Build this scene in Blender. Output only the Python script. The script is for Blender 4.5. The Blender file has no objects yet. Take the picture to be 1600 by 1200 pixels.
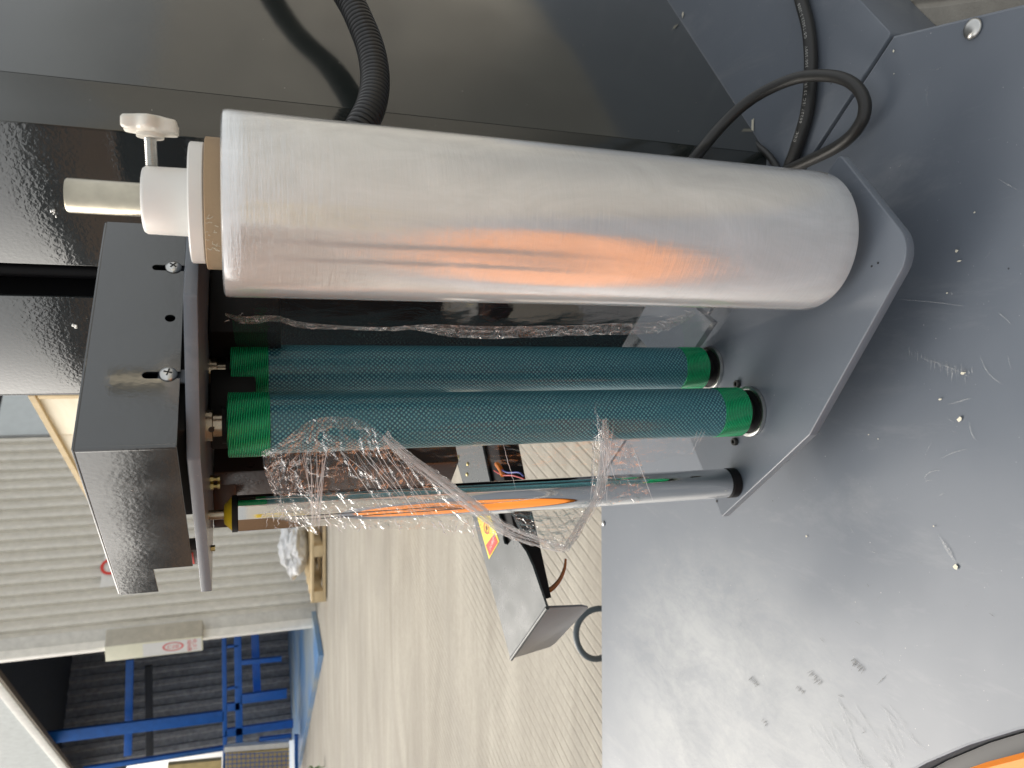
import bpy, bmesh, math, random
from math import pi, sin, cos, radians, sqrt, atan2, hypot
from mathutils import Vector, Matrix
S = bpy.context.scene
COL = S.collection
random.seed(7)

# ---------------------------------------------------------------- camera
F = 1190.0
TH = math.atan(F / hypot(3411, 36)); PH = atan2(36, 3411)
VIEW = Vector((0, cos(TH), -sin(TH)))
_U = Vector((0, sin(TH), cos(TH))); _R = Vector((1, 0, 0))
RR = _R * cos(PH) - _U * sin(PH)
UU = _U * cos(PH) + _R * sin(PH)
cd = bpy.data.cameras.new('camera'); cam = bpy.data.objects.new('camera', cd); COL.objects.link(cam)
m = Matrix.Identity(4)
for i, v in enumerate((-UU, RR, -VIEW)):      # the phone was held on its side: world up points to the left of the picture
    for j in range(3): m[j][i] = v[j]
cam.matrix_world = m
cd.sensor_width = 36; cd.lens = F / 1600 * 36; cd.clip_start = .02; cd.clip_end = 500
cd.dof.use_dof = True; cd.dof.focus_distance = .66; cd.dof.aperture_fstop = 13
S.camera = cam
# ---------------------------------------------------------------- sky, sun, exposure
W = bpy.data.worlds.new('World'); S.world = W; W.use_nodes = True
nt = W.node_tree; bg = nt.nodes['Background']
sky = nt.nodes.new('ShaderNodeTexSky'); sky.sky_type = 'NISHITA'; sky.sun_disc = False
SUN_EL = radians(42); SUN_AZ = radians(-48)    # azimuth clockwise from +Y
sky.sun_elevation = SUN_EL; sky.sun_rotation = SUN_AZ
sky.air_density = .8; sky.dust_density = 6.0; sky.ozone_density = 1.2
hs = nt.nodes.new('ShaderNodeHueSaturation'); hs.inputs['Saturation'].default_value = .38      # thin overcast: the blue is washed out
wm = nt.nodes.new('ShaderNodeMix'); wm.data_type = 'RGBA'; wm.blend_type = 'MULTIPLY'; wm.inputs[0].default_value = 1; wm.inputs[7].default_value = (1.03, 1.0, .94, 1)
nt.links.new(sky.outputs[0], hs.inputs['Color']); nt.links.new(hs.outputs[0], wm.inputs[6]); 
ov = nt.nodes.new('ShaderNodeMix'); ov.data_type = 'RGBA'; ov.inputs[0].default_value = .42; ov.inputs[7].default_value = (5.2, 5.3, 5.3, 1)   # even cloud cover
nt.links.new(wm.outputs[2], ov.inputs[6]); nt.links.new(ov.outputs[2], bg.inputs[0]); bg.inputs[1].default_value = .15
sd = bpy.data.lights.new('sun', 'SUN'); sun = bpy.data.objects.new('sun', sd); COL.objects.link(sun)
sd.energy = 1.0; sd.angle = radians(50); sd.color = (1, .95, .87)
dirv = Vector((sin(SUN_AZ) * cos(SUN_EL), cos(SUN_AZ) * cos(SUN_EL), sin(SUN_EL)))
sun.rotation_euler = dirv.to_track_quat('Z', 'Y').to_euler()
S.view_settings.view_transform = 'Standard'; S.view_settings.look = 'None'
S.view_settings.exposure = 0.68; S.view_settings.gamma = 1.0
S.cycles.max_bounces = 10; S.cycles.transparent_max_bounces = 24
S.cycles.caustics_reflective = False; S.cycles.caustics_refractive = False

# ---------------------------------------------------------------- measuring: pixel of the 1600x1200 photograph -> point on a known plane
def ray(x, y): return VIEW + RR * ((600 - y) / F) - UU * ((x - 800) / F)
def pz(x, y, z): d = ray(x, y); return d * (z / d.z)
def pY(x, y, Y): d = ray(x, y); return d * (Y / d.y)
def pp(x, y, p0, n): d = ray(x, y); return d * (Vector(p0).dot(n) / d.dot(n))
A1 = radians(37.5)
E1 = Vector((cos(A1), sin(A1), 0)); E2 = Vector((-sin(A1), cos(A1), 0)); EZ = Vector((0, 0, 1))
ZB = -.58; ZP = -.50; ZG = -.663
SA0 = pz(1395, 55, ZB); SA0.z = ZG

# ---------------------------------------------------------------- helpers
def new_mat(name): 
    m = bpy.data.materials.new(name); m.use_nodes = True
    return m, m.node_tree, m.node_tree.nodes['Principled BSDF']
def N(nt, t, **kw):
    n = nt.nodes.new(t)
    for k, v in kw.items():
        if k.startswith('i_'): n.inputs[k[2:].replace('_', ' ')].default_value = v
        else: setattr(n, k, v)
    return n
def math_n(nt, op, a, b=None, c=None, clamp=False):
    n = nt.nodes.new('ShaderNodeMath'); n.operation = op; n.use_clamp = clamp
    for i, v in enumerate((a, b, c)):
        if v is None: continue
        if isinstance(v, (int, float)): n.inputs[i].default_value = v
        else: nt.links.new(v, n.inputs[i])
    return n.outputs[0]
def mixc(nt, fac, a, b):
    n = nt.nodes.new('ShaderNodeMix'); n.data_type = 'RGBA'
    for s, v in ((n.inputs['Factor'], fac), (n.inputs[6], a), (n.inputs[7], b)):
        if isinstance(v, (int, float)): s.default_value = v
        elif isinstance(v, tuple): s.default_value = v if len(v) == 4 else (*v, 1)
        else: nt.links.new(v, s)
    return n.outputs[2]
def ramp(nt, fac, stops):
    n = nt.nodes.new('ShaderNodeValToRGB'); e = n.color_ramp.elements
    while len(e) < len(stops): e.new(.5)
    for i, (p, c) in enumerate(stops):
        e[i].position = p; e[i].color = (c, c, c, 1) if isinstance(c, (int, float)) else (*c, 1)
    nt.links.new(fac, n.inputs[0]); return n.outputs[0]
def coords(nt, kind='Object', scale=(1, 1, 1), rot=(0, 0, 0), loc=(0, 0, 0)):
    tc = nt.nodes.new('ShaderNodeTexCoord'); mp = nt.nodes.new('ShaderNodeMapping')
    mp.inputs['Scale'].default_value = scale; mp.inputs['Rotation'].default_value = rot; mp.inputs['Location'].default_value = loc
    nt.links.new(tc.outputs[kind], mp.inputs[0]); return mp.outputs[0]
def noise(nt, vec, scale, detail=3, rough=.5, dist=0):
    n = nt.nodes.new('ShaderNodeTexNoise'); n.inputs['Scale'].default_value = scale; n.inputs['Detail'].default_value = detail
    n.inputs['Roughness'].default_value = rough; n.inputs['Distortion'].default_value = dist
    nt.links.new(vec, n.inputs['Vector']); return n.outputs['Fac']
def bump(nt, b, h, strength, dist=.001, prev=None):
    n = nt.nodes.new('ShaderNodeBump'); n.inputs['Strength'].default_value = strength; n.inputs['Distance'].default_value = dist
    nt.links.new(h, n.inputs['Height'])
    if prev is not None: nt.links.new(prev, n.inputs['Normal'])
    if b is not None: nt.links.new(n.outputs[0], b.inputs['Normal'])
    return n.outputs[0]
def simple(name, col, rough=.5, metal=0, var=.12, bs=0, bscale=400, coat=0, spec=.5):
    m, nt, b = new_mat(name)
    v = coords(nt)
    f = noise(nt, v, 14, 5, .6)
    c = mixc(nt, ramp(nt, f, [(.3, 0), (.7, 1)]), tuple(x * (1 - var) for x in col), tuple(min(1, x * (1 + var)) for x in col))
    nt.links.new(c, b.inputs['Base Color'])
    b.inputs['Roughness'].default_value = rough; b.inputs['Metallic'].default_value = metal
    b.inputs['Coat Weight'].default_value = coat; b.inputs['Coat Roughness'].default_value = .05
    b.inputs['Specular IOR Level'].default_value = spec
    if bs: bump(nt, b, noise(nt, v, bscale, 2), bs, .0005)
    return m

def link(o, name, parent=None, mat=None):
    o.name = name; COL.objects.link(o)
    if parent: o.parent = parent
    if mat and o.data and not o.data.materials: o.data.materials.append(mat)
    return o
def tag(o, label=None, cat=None, group=None, kind=None):
    if label: o['label'] = label
    if cat: o['category'] = cat
    if group: o['group'] = group
    if kind: o['kind'] = kind
    return o
def thing(name, label, cat, loc=(0, 0, 0), group=None):
    o = bpy.data.objects.new(name, None); o.location = loc; o.empty_display_size = .05
    COL.objects.link(o); tag(o, label, cat, group); return o
def fix(o, parent):                      # geometry is written in world coordinates: keep it there under a moved parent
    if parent:
        o.data.transform(Matrix.Translation(-Vector(parent_loc(parent))))
def parent_loc(p):
    l = Vector((0, 0, 0))
    while p: l += p.location; p = p.parent
    return l
def obj(name, bm, mat, parent=None, smooth=True, bevel=0, seg=2, angle=40):
    me = bpy.data.meshes.new(name)
    bmesh.ops.recalc_face_normals(bm, faces=bm.faces)
    if bevel:
        es = [e for e in bm.edges if len(e.link_faces) == 2 and e.calc_face_angle(0) > radians(30)]
        bmesh.ops.bevel(bm, geom=es, offset=bevel, segments=seg, profile=.5, affect='EDGES', clamp_overlap=True)
    bm.to_mesh(me); bm.free()
    if smooth:
        for p in me.polygons: p.use_smooth = True
        me.set_sharp_from_angle(angle=radians(angle))
    if isinstance(mat, (list, tuple)):
        for x in mat: me.materials.append(x)
    else: me.materials.append(mat)
    o = bpy.data.objects.new(name, me); COL.objects.link(o)
    if parent:
        o.parent = parent; me.transform(Matrix.Translation(-parent_loc(parent)))
    return o
def lathe(bm, prof, base=(0, 0, 0), axis=(0, 0, 1), seg=48, cap=True, fn=None):
    base = Vector(base); ax = Vector(axis).normalized()
    q = ax.to_track_quat('Z', 'Y')
    uvl = bm.loops.layers.uv.verify()
    rings = []
    for (r, z) in prof:
        ring = []
        for k in range(seg):
            a = 2 * pi * k / seg
            rr = fn(a, z, r) if fn else r
            ring.append(bm.verts.new(base + q @ Vector((rr * cos(a), rr * sin(a), z))))
        rings.append(ring)
    for i in range(len(prof) - 1):
        rm = max(prof[i][0], prof[i + 1][0])
        for k in range(seg):
            f = bm.faces.new((rings[i][k], rings[i][(k + 1) % seg], rings[i + 1][(k + 1) % seg], rings[i + 1][k]))
            for l, (kk, ii) in zip(f.loops, ((k, i), (k + 1, i), (k + 1, i + 1), (k, i + 1))):
                l[uvl].uv = (2 * pi * kk / seg * rm, prof[ii][1])
    if cap:
        bm.faces.new(rings[0][::-1]); bm.faces.new(rings[-1])
    return bm
def cr(pts, n):                           # Catmull-Rom
    P = [Vector(p) for p in pts]; P = [P[0] * 2 - P[1]] + P + [P[-1] * 2 - P[-2]]
    out = []
    for i in range(1, len(P) - 2):
        for k in range(n):
            t = k / n; a, b, c, d = P[i - 1:i + 3]
            out.append(.5 * ((2 * b) + (-a + c) * t + (2 * a - 5 * b + 4 * c - d) * t * t + (-a + 3 * b - 3 * c + d) * t ** 3))
    out.append(P[-2]); return out
def tube(bm, pts, rad, seg=12, cap=True):
    n = len(pts); rings = []; up = None
    for i, p in enumerate(pts):
        t = (pts[min(i + 1, n - 1)] - pts[max(i - 1, 0)]).normalized()
        if up is None:
            up = Vector((0, 0, 1)) if abs(t.z) < .9 else Vector((1, 0, 0))
        up = (up - t * up.dot(t)).normalized(); s = t.cross(up)
        r = rad(i / (n - 1)) if callable(rad) else (rad[i] if isinstance(rad, list) else rad)
        rings.append([bm.verts.new(p + (up * cos(2 * pi * k / seg) + s * sin(2 * pi * k / seg)) * r) for k in range(seg)])
    for i in range(n - 1):
        for k in range(seg):
            bm.faces.new((rings[i][k], rings[i][(k + 1) % seg], rings[i + 1][(k + 1) % seg], rings[i + 1][k]))
    if cap: bm.faces.new(rings[0][::-1]); bm.faces.new(rings[-1])
    return bm
def box(bm, c, u, v, w):                  # centre and three half-edge vectors
    c = Vector(c); vs = [bm.verts.new(c + Vector(u) * i + Vector(v) * j + Vector(w) * k) for i in (-1, 1) for j in (-1, 1) for k in (-1, 1)]
    for f in ((0, 1, 3, 2), (4, 6, 7, 5), (0, 4, 5, 1), (2, 3, 7, 6), (0, 2, 6, 4), (1, 5, 7, 3)): bm.faces.new([vs[i] for i in f])
    return bm
def bxy(bm, x0, x1, y0, y1, z0, z1):
    return box(bm, ((x0 + x1) / 2, (y0 + y1) / 2, (z0 + z1) / 2), ((x1 - x0) / 2, 0, 0), (0, (y1 - y0) / 2, 0), (0, 0, (z1 - z0) / 2))
def prism(bm, pts, n):                    # polygon of 3D points extruded by vector n
    n = Vector(n); a = [bm.verts.new(p) for p in pts]; b = [bm.verts.new(Vector(p) + n) for p in pts]
    bm.faces.new(a[::-1]); bm.faces.new(b)
    for i in range(len(pts)): j = (i + 1) % len(pts); bm.faces.new((a[i], a[j], b[j], b[i]))
    return bm
def roundpoly(pts, rad, seg=8):           # 2D rounded corners
    out = []; n = len(pts)
    for i in range(n):
        p0, p, p1 = (Vector(pts[i - 1]), Vector(pts[i]), Vector(pts[(i + 1) % n]))
        r = rad[i] if isinstance(rad, (list, tuple)) else rad
        if r <= 0: out.append(tuple(p)); continue
        a = (p0 - p).normalized(); b = (p1 - p).normalized(); ang = a.angle(b); d = r / math.tan(ang / 2)
        s = p + a * d; e = p + b * d; c = p + (a + b).normalized() * (r / sin(ang / 2))
        a0 = atan2(s.y - c.y, s.x - c.x); a1 = atan2(e.y - c.y, e.x - c.x); da = (a1 - a0 + pi) % (2 * pi) - pi
        for k in range(seg + 1): t = a0 + da * k / seg; out.append((c.x + r * cos(t), c.y + r * sin(t)))
    return out
def sheet(name, outer, holes, thick, mat, parent, origin=(0, 0, 0), ax=(1, 0, 0), ay=(0, 1, 0), bevel=.0008):
    """flat plate cut from 2D outlines; it spans thick/2 either side of the plane through origin"""
    c = bpy.data.curves.new(name, 'CURVE'); c.dimensions = '2D'; c.fill_mode = 'BOTH'
    c.extrude = max(thick / 2 - bevel, 1e-5); c.bevel_depth = bevel; c.bevel_resolution = 1; c.offset = -bevel
    for poly in [outer] + list(holes):
        s = c.splines.new('POLY'); s.points.add(len(poly) - 1); s.use_cyclic_u = True
        for i, p in enumerate(poly): s.points[i].co = (p[0], p[1], 0, 1)
    o = bpy.data.objects.new(name, c); COL.objects.link(o)
    dg = bpy.context.evaluated_depsgraph_get(); me = bpy.data.meshes.new_from_object(o.evaluated_get(dg))
    bpy.data.objects.remove(o); me.name = name
    X = Vector(ax).normalized(); Y = Vector(ay).normalized(); Z = X.cross(Y)
    M = Matrix((X, Y, Z)).transposed().to_4x4(); M.translation = Vector(origin)
    me.transform(M)
    me.materials.clear(); me.materials.append(mat)
    for p in me.polygons: p.use_smooth = True
    me.set_sharp_from_angle(angle=radians(35))
    o = bpy.data.objects.new(name, me); COL.objects.link(o)
    if parent: o.parent = parent; me.transform(Matrix.Translation(-parent_loc(parent)))
    return o
def circ(cx, cy, r, n=24): return [(cx + r * cos(2 * pi * k / n), cy + r * sin(2 * pi * k / n)) for k in range(n)]
def text_mesh(txt, size, name='lettering', sp=1.0):
    c = bpy.data.curves.new(name, 'FONT'); c.body = txt; c.size = size; c.align_x = 'CENTER'; c.align_y = 'CENTER'; c.extrude = 0; c.space_character = sp
    o = bpy.data.objects.new(name, c); COL.objects.link(o)
    dg = bpy.context.evaluated_depsgraph_get(); me = bpy.data.meshes.new_from_object(o.evaluated_get(dg))
    bpy.data.objects.remove(o); me.name = name; me.materials.clear(); return me

# ---------------------------------------------------------------- materials
def gloss_paint(name, col, rough=.1, peel=.25, scale=700, gloss=0):
    m, nt, b = new_mat(name); v = coords(nt)
    b.inputs['Base Color'].default_value = (*col, 1)
    b.inputs['Specular IOR Level'].default_value = 1.0 if gloss else .5
    b.inputs['Coat Weight'].default_value = 1.0 if gloss else 0; b.inputs['Coat IOR'].default_value = gloss or 1.5; b.inputs['Coat Roughness'].default_value = .05 if gloss > 1.57 else .13
    f = noise(nt, v, 30, 4, .6)
    r = ramp(nt, f, [(.35, rough * .8), (.75, rough * 1.5)]); nt.links.new(r, b.inputs['Roughness'])
    h = noise(nt, v, scale * .35, 2, .5); h2 = noise(nt, v, 9, 1, .5)
    p = bump(nt, None, h, peel, .0012); bp = bump(nt, b, h2, .25, .004, p); nt.links.new(bp, b.inputs['Coat Normal'])
    vo = N(nt, 'ShaderNodeTexVoronoi'); vo.inputs['Scale'].default_value = 38; nt.links.new(v, vo.inputs['Vector'])
    sp = math_n(nt, 'LESS_THAN', vo.outputs['Distance'], .022)
    nt.links.new(mixc(nt, sp, (*col, 1), (.28, .27, .24, 1)), b.inputs['Base Color'])
    return m
M_COLUMN = gloss_paint('dark_grey_gloss_paint', (.032, .037, .039), .10, .10, gloss=1.65)
M_PANEL = gloss_paint('dark_grey_panel_paint', (.026, .031, .029), .12, .02, 500, gloss=1.55)
M_HOOD = gloss_paint('hood_gloss_paint', (.022, .026, .028), .13, .06, gloss=1.45)
def base_paint(name, dusty):
    m, nt, b = new_mat(name); v = coords(nt)
    col = mixc(nt, ramp(nt, noise(nt, v, 3.2, 5, .6), [(.3, 0), (.75, 1)]), (.124, .143, .172, 1), (.158, .178, .208, 1))
    rough = ramp(nt, noise(nt, v, 7, 5, .65), [(.3, .27), (.7, .40)])
    def add(fac, c, k):
        nonlocal col
        col = mixc(nt, math_n(nt, 'MULTIPLY', fac, k, clamp=True), col, c)
    # fine specks of dust, in two sizes
    for sc, th, k in ((42, .026, .6), (95, .04, .4)):
        vo = N(nt, 'ShaderNodeTexVoronoi'); vo.inputs['Scale'].default_value = sc; nt.links.new(v, vo.inputs['Vector'])
        add(math_n(nt, 'LESS_THAN', vo.outputs['Distance'], th), (.52, .52, .50, 1), k)
    vo = N(nt, 'ShaderNodeTexVoronoi'); vo.inputs['Scale'].default_value = 23; nt.links.new(coords(nt, loc=(3, 1, 0)), vo.inputs['Vector'])
    add(math_n(nt, 'LESS_THAN', vo.outputs['Distance'], .02), (.015, .015, .018, 1), .9)
    # wiped dust smears
    w = coords(nt, rot=(0, 0, .9), scale=(1, .28, 1)); s = ramp(nt, noise(nt, w, 16, 6, .75, .4), [(.55, 0), (.78, 1)])
    add(s, (.30, .31, .32, 1), .35)
    if dusty:   # trodden dust near the turntable: soft field broken by sole prints
        g = N(nt, 'ShaderNodeTexGradient', gradient_type='SPHERICAL')
        dc = pz(1130, 1190, ZB) - SA0
        nt.links.new(coords(nt, loc=(-dc.x * 2.8, -dc.y * 2.5, -.083), scale=(2.8, 2.5, 1.0)), g.inputs[0])
        cl = noise(nt, coords(nt, rot=(0, 0, .6), scale=(1, .55, 1)), 17, 8, .78, .25)
        f = math_n(nt, 'MULTIPLY', ramp(nt, g.outputs['Fac'], [(.15, 0), (.7, 1)]), ramp(nt, cl, [(.38, .1), (.62, 1)]), clamp=True)
        br = N(nt, 'ShaderNodeTexVoronoi', feature='DISTANCE_TO_EDGE'); br.inputs['Scale'].default_value = 34; br.inputs['Randomness'].default_value = .8
        nt.links.new(coords(nt, rot=(0, 0, .5), scale=(1, .55, 1)), br.inputs['Vector'])
        tr = ramp(nt, br.outputs['Distance'], [(.02, .86), (.07, 1)])
        f = math_n(nt, 'MULTIPLY', f, tr)
        add(f, (.50, .51, .50, 1), .55)
        rough = mixc(nt, math_n(nt, 'MULTIPLY', f, .8, clamp=True), rough, (.5, .5, .5, 1))
    nt.links.new(col, b.inputs['Base Color']); nt.links.new(rough, b.inputs['Roughness'])
    b.inputs['Specular IOR Level'].default_value = .6
    bump(nt, b, noise(nt, v, 260, 2), .06, .0006)
    return m
M_BASE = base_paint('blue_grey_satin_paint', True); M_PLATE = base_paint('plate_satin_paint', False)
M_BLACK = simple('black_paint', (.008, .008, .009), .5, spec=.2)
M_EDGE = simple('plate_edge_paint', (.07, .075, .08), .4)
M_RUBBER = simple('black_rubber', (.02, .02, .019), .42, bs=.2, bscale=900)
M_HOSE = simple('black_hose_plastic', (.014, .014, .014), .35)
M_WHITE = simple('white_nylon', (.80, .785, .75), .42, var=.03); 
M_WHITE.node_tree.nodes['Principled BSDF'].inputs['Subsurface Weight'].default_value = .15
M_WHITE.node_tree.nodes['Principled BSDF'].inputs['Subsurface Radius'].default_value = (.004, .004, .004)
M_KNOB = simple('ivory_plastic', (.78, .74, .66), .38, var=.03)
M_STEEL = simple('zinc_steel', (.62, .62, .60), .28, 1, .15, bs=.1)
M_GALV = simple('yellow_zinc_tube', (.46, .42, .33), .3, 1, .45, bs=.15, bscale=300)
M_CHROME = simple('polished_chrome', (.80, .79, .77), .045, 1, .03)
M_BRASS = simple('passivated_brass', (.55, .46, .22), .3, 1, .2)
M_COLLAR = simple('turned_steel', (.42, .36, .28), .22, 1, .15)
M_YELLOW = simple('yellow_plastic', (.72, .50, .02), .35, var=.05)
M_CARD = simple('brown_cardboard', (.40, .28, .17), .85, bs=.3, bscale=500)
M_BLUE = simple('blue_rack_paint', (.012, .13, .50), .4, var=.12)
M_CORR = simple('galvanised_cladding', (.74, .72, .66), .45, .0, .08)
M_TRIM = simple('cream_trim', (.85, .83, .77), .5, var=.08)
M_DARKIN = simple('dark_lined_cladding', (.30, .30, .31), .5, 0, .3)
M_MAROON = simple('maroon_wall', (.115, .062, .052), .7)
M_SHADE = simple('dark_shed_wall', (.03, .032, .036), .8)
M_WOODP = simple('pale_pine', (.70, .55, .33), .7)
M_GREEN = simple('leaf_green', (.10, .20, .06), .5)
M_ORWIRE = simple('orange_wire', (.75, .22, .03), .4); M_REDW = simple('red_wire', (.45, .03, .03), .4); M_BLUW = simple('blue_wire', (.05, .08, .35), .4)
M_RED = simple('print_red', (.70, .045, .03), .5, var=.04); M_YEL = simple('sticker_yellow', (.90, .70, .02), .4, var=.04)
M_PRW = simple('print_white', (.8, .8, .78), .5, var=.03); M_PRG = simple('print_grey', (.42, .42, .40), .5); M_PRB = simple('print_black', (.02, .02, .02), .5)
M_PALERED = simple('faded_red_print', (.75, .22, .22), .5)
M_CREAM = simple('sign_cream', (.86, .84, .66), .45, var=.04)
M_BEIGE = simple('sign_beige', (.46, .43, .36), .6)
M_YGOODS = simple('yellow_goods', (.72, .56, .26), .7)
M_CHIP = simple('cream_foam', (.72, .68, .55), .8)

# orange turntable
m, nt, b = new_mat('orange_turntable_paint'); v = coords(nt)
c = mixc(nt, ramp(nt, noise(nt, v, 4, 6, .65), [(.3, 0), (.7, 1)]), (.86, .24, .02, 1), (.98, .33, .045, 1))
nt.links.new(c, b.inputs['Base Color']); b.inputs['Roughness'].default_value = .5; M_ORANGE = m

# green grooved sleeve, teal net sleeve
m, nt, b = new_mat('green_rubber_sleeve'); v = coords(nt, 'UV')
w = N(nt, 'ShaderNodeTexWave', wave_type='BANDS', bands_direction='Y'); w.inputs['Scale'].default_value = 170; w.inputs['Distortion'].default_value = 1.2; w.inputs['Detail Scale'].default_value = 3
nt.links.new(coords(nt, 'UV', rot=(0, 0, .09)), w.inputs['Vector'])
c = mixc(nt, w.outputs['Fac'], (.0, .15, .065, 1), (.01, .52, .20, 1)); nt.links.new(c, b.inputs['Base Color'])
b.inputs['Roughness'].default_value = .27; bump(nt, b, w.outputs['Fac'], .8, .0012); M_SLEEVE = m
m, nt, b = new_mat('teal_net_sleeve')
vo = N(nt, 'ShaderNodeTexVoronoi'); vo.inputs['Scale'].default_value = 1; vo.inputs['Randomness'].default_value = .12
nt.links.new(coords(nt, 'UV', scale=(330, 330, 1), rot=(0, 0, .72)), vo.inputs['Vector'])
d = ramp(nt, vo.outputs['Distance'], [(.1, 1), (.45, 0)])
ln = noise(nt, coords(nt, 'UV', scale=(1, 1, 1)), 30, 3)
c = mixc(nt, d, (.006, .080, .13, 1), (.20, .55, .58, 1))
c = mixc(nt, ramp(nt, ln, [(.4, 0), (.7, .5)]), c, (.03, .17, .22, 1))
nt.links.new(c, b.inputs['Base Color']); b.inputs['Roughness'].default_value = .28; b.inputs['Coat Weight'].default_value = .35; b.inputs['Coat Roughness'].default_value = .12
bump(nt, b, d, .7, .0011); M_NET = m

# wound stretch film: pearly, fairly mirror-like, faint rings round the roll
m, nt, b = new_mat('wound_stretch_film')
v = coords(nt, scale=(1, 1, 9)); n1 = noise(nt, v, 22, 6, .7, .5); n2 = noise(nt, coords(nt, scale=(1, 1, .45)), 26, 5, .65, 1.0)
n3 = noise(nt, coords(nt, scale=(.5, .5, 6)), 60, 4, .7)
c = mixc(nt, ramp(nt, n2, [(.3, 0), (.7, 1)]), (.74, .745, .74, 1), (.89, .90, .90, 1)); nt.links.new(c, b.inputs['Base Color'])
b.inputs['Metallic'].default_value = .46
r = ramp(nt, n2, [(.3, .09), (.75, .15)]); nt.links.new(r, b.inputs['Roughness'])
b.inputs['Coat Weight'].default_value = .6; b.inputs['Coat Roughness'].default_value = .04; b.inputs['Coat IOR'].default_value = 1.6
b.inputs['Subsurface Weight'].default_value = .12; b.inputs['Subsurface Radius'].default_value = (.01, .01, .01)
p = bump(nt, None, n1, .12, .0012); p = bump(nt, None, n3, .17, .0010, p); bump(nt, b, n2, .10, .002, p)
n = [x for x in nt.nodes if x.type == 'BUMP'][-1]
nt.links.new(n.outputs[0], b.inputs['Coat Normal']); M_ROLL = m

# clear film sheets
def film_mat(name, haze, sc, st, tint=(1, 1, 1), refl=.6):
    m, nt, b = new_mat(name); nt.nodes.remove(b); out = nt.nodes['Material Output']
    v = coords(nt); tr = N(nt, 'ShaderNodeBsdfTransparent'); tr.inputs[0].default_value = (*[x * .97 for x in tint], 1)
    gl = N(nt, 'ShaderNodeBsdfGlossy'); gl.inputs['Roughness'].default_value = .06; gl.inputs['Color'].default_value = (1, 1, 1, 1)
    df = N(nt, 'ShaderNodeBsdfDiffuse'); df.inputs['Color'].default_value = (.85, .85, .84, 1)
    n = noise(nt, v, sc, 4, .6, 1.5)
    bp = N(nt, 'ShaderNodeBump'); bp.inputs['Strength'].default_value = st; bp.inputs['Distance'].default_value = .004
    nt.links.new(n, bp.inputs['Height']); nt.links.new(bp.outputs[0], gl.inputs['Normal'])
    lw = N(nt, 'ShaderNodeLayerWeight'); lw.inputs['Blend'].default_value = .25; nt.links.new(bp.outputs[0], lw.inputs['Normal'])
    f = math_n(nt, 'ADD', math_n(nt, 'MULTIPLY', lw.outputs['Fresnel'], refl), refl * .05, clamp=True)
    m1 = N(nt, 'ShaderNodeMixShader'); nt.links.new(f, m1.inputs[0]); nt.links.new(tr.outputs[0], m1.inputs[1]); nt.links.new(gl.outputs[0], m1.inputs[2])
    cre = ramp(nt, noise(nt, v, sc * 1.7, 5, .7, 2.5), [(.485, 0), (.5, 1), (.515, 0)])
    hz = math_n(nt, 'ADD', math_n(nt, 'MULTIPLY', cre, haze * 5), haze * .25, clamp=True)
    m2 = N(nt, 'ShaderNodeMixShader'); nt.links.new(hz, m2.inputs[0]); nt.links.new(m1.outputs[0], m2.inputs[1]); nt.links.new(df.outputs[0], m2.inputs[2])
    nt.links.new(m2.outputs[0], out.inputs['Surface']); return m
M_FILM = film_mat('clear_crumpled_film', .05, 70, .9)
M_WEB = film_mat('clear_stretched_film', .004, 24, .15, refl=.10)
M_BUNCH = film_mat('bunched_film', .07, 120, 1.0)
m, nt, b = new_mat('film_crease'); b.inputs['Base Color'].default_value = (.9, .9, .9, 1); b.inputs['Roughness'].default_value = .15
b.inputs['Alpha'].default_value = .42; b.inputs['Coat Weight'].default_value = 1; M_CREASE = m

# concrete yard
m, nt, b = new_mat('broomed_concrete'); v = coords(nt)
n1 = noise(nt, v, .9, 6, .65); n2 = noise(nt, coords(nt, scale=(.5, 2.2, 1), rot=(0, 0, .1)), 1.6, 6, .7, .6); n3 = noise(nt, v, 45, 5, .75)
c = mixc(nt, ramp(nt, n2, [(.3, 0), (.7, 1)]), (.27, .245, .205, 1), (.44, .41, .35, 1))
c = mixc(nt, ramp(nt, n1, [(.46, 0), (.72, .6)]), c, (.25, .235, .21, 1))
c = mixc(nt, ramp(nt, n3, [(.35, .25), (.6, 0)]), c, (.22, .20, .17, 1))
g1 = N(nt, 'ShaderNodeTexWave', wave_type='BANDS', bands_direction='X'); g1.inputs['Scale'].default_value = 11; g1.inputs['Distortion'].default_value = 1.6; g1.inputs['Detail'].default_value = 2; g1.inputs['Detail Scale'].default_value = .5
nt.links.new(coords(nt, rot=(0, 0, .33)), g1.inputs['Vector'])
gr = ramp(nt, g1.outputs['Fac'], [(.0, 1), (.26, 0)]); gm = math_n(nt, 'MULTIPLY', gr, ramp(nt, noise(nt, v, 1.7, 3), [(.42, .0), (.62, 1)]))
c = mixc(nt, math_n(nt, 'MULTIPLY', gm, .24), c, (.20, .17, .13, 1))
nt.links.new(c, b.inputs['Base Color']); b.inputs['Roughness'].default_value = .85
p = bump(nt, None, n3, .4, .004); h = math_n(nt, 'SUBTRACT', 1.0, gm); bump(nt, b, h, .45, .006, p); M_CONC = m

# knotty plywood
m, nt, b = new_mat('knotty_pine_board'); v = coords(nt, scale=(1, 1, 5))
n1 = noise(nt, v, 3, 5, .6, .8); vo = N(nt, 'ShaderNodeTexVoronoi'); vo.inputs['Scale'].default_value = 4.2; nt.links.new(coords(nt, scale=(1, 1, 1.8)), vo.inputs['Vector'])
c = mixc(nt, ramp(nt, n1, [(.3, 0), (.7, 1)]), (.80, .70, .50, 1), (.90, .83, .66, 1))
c = mixc(nt, ramp(nt, vo.outputs['Distance'], [(.05, .7), (.14, 0)]), c, (.50, .34, .16, 1))
nt.links.new(c, b.inputs['Base Color']); b.inputs['Roughness'].default_value = .6; M_PLY = m

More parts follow.
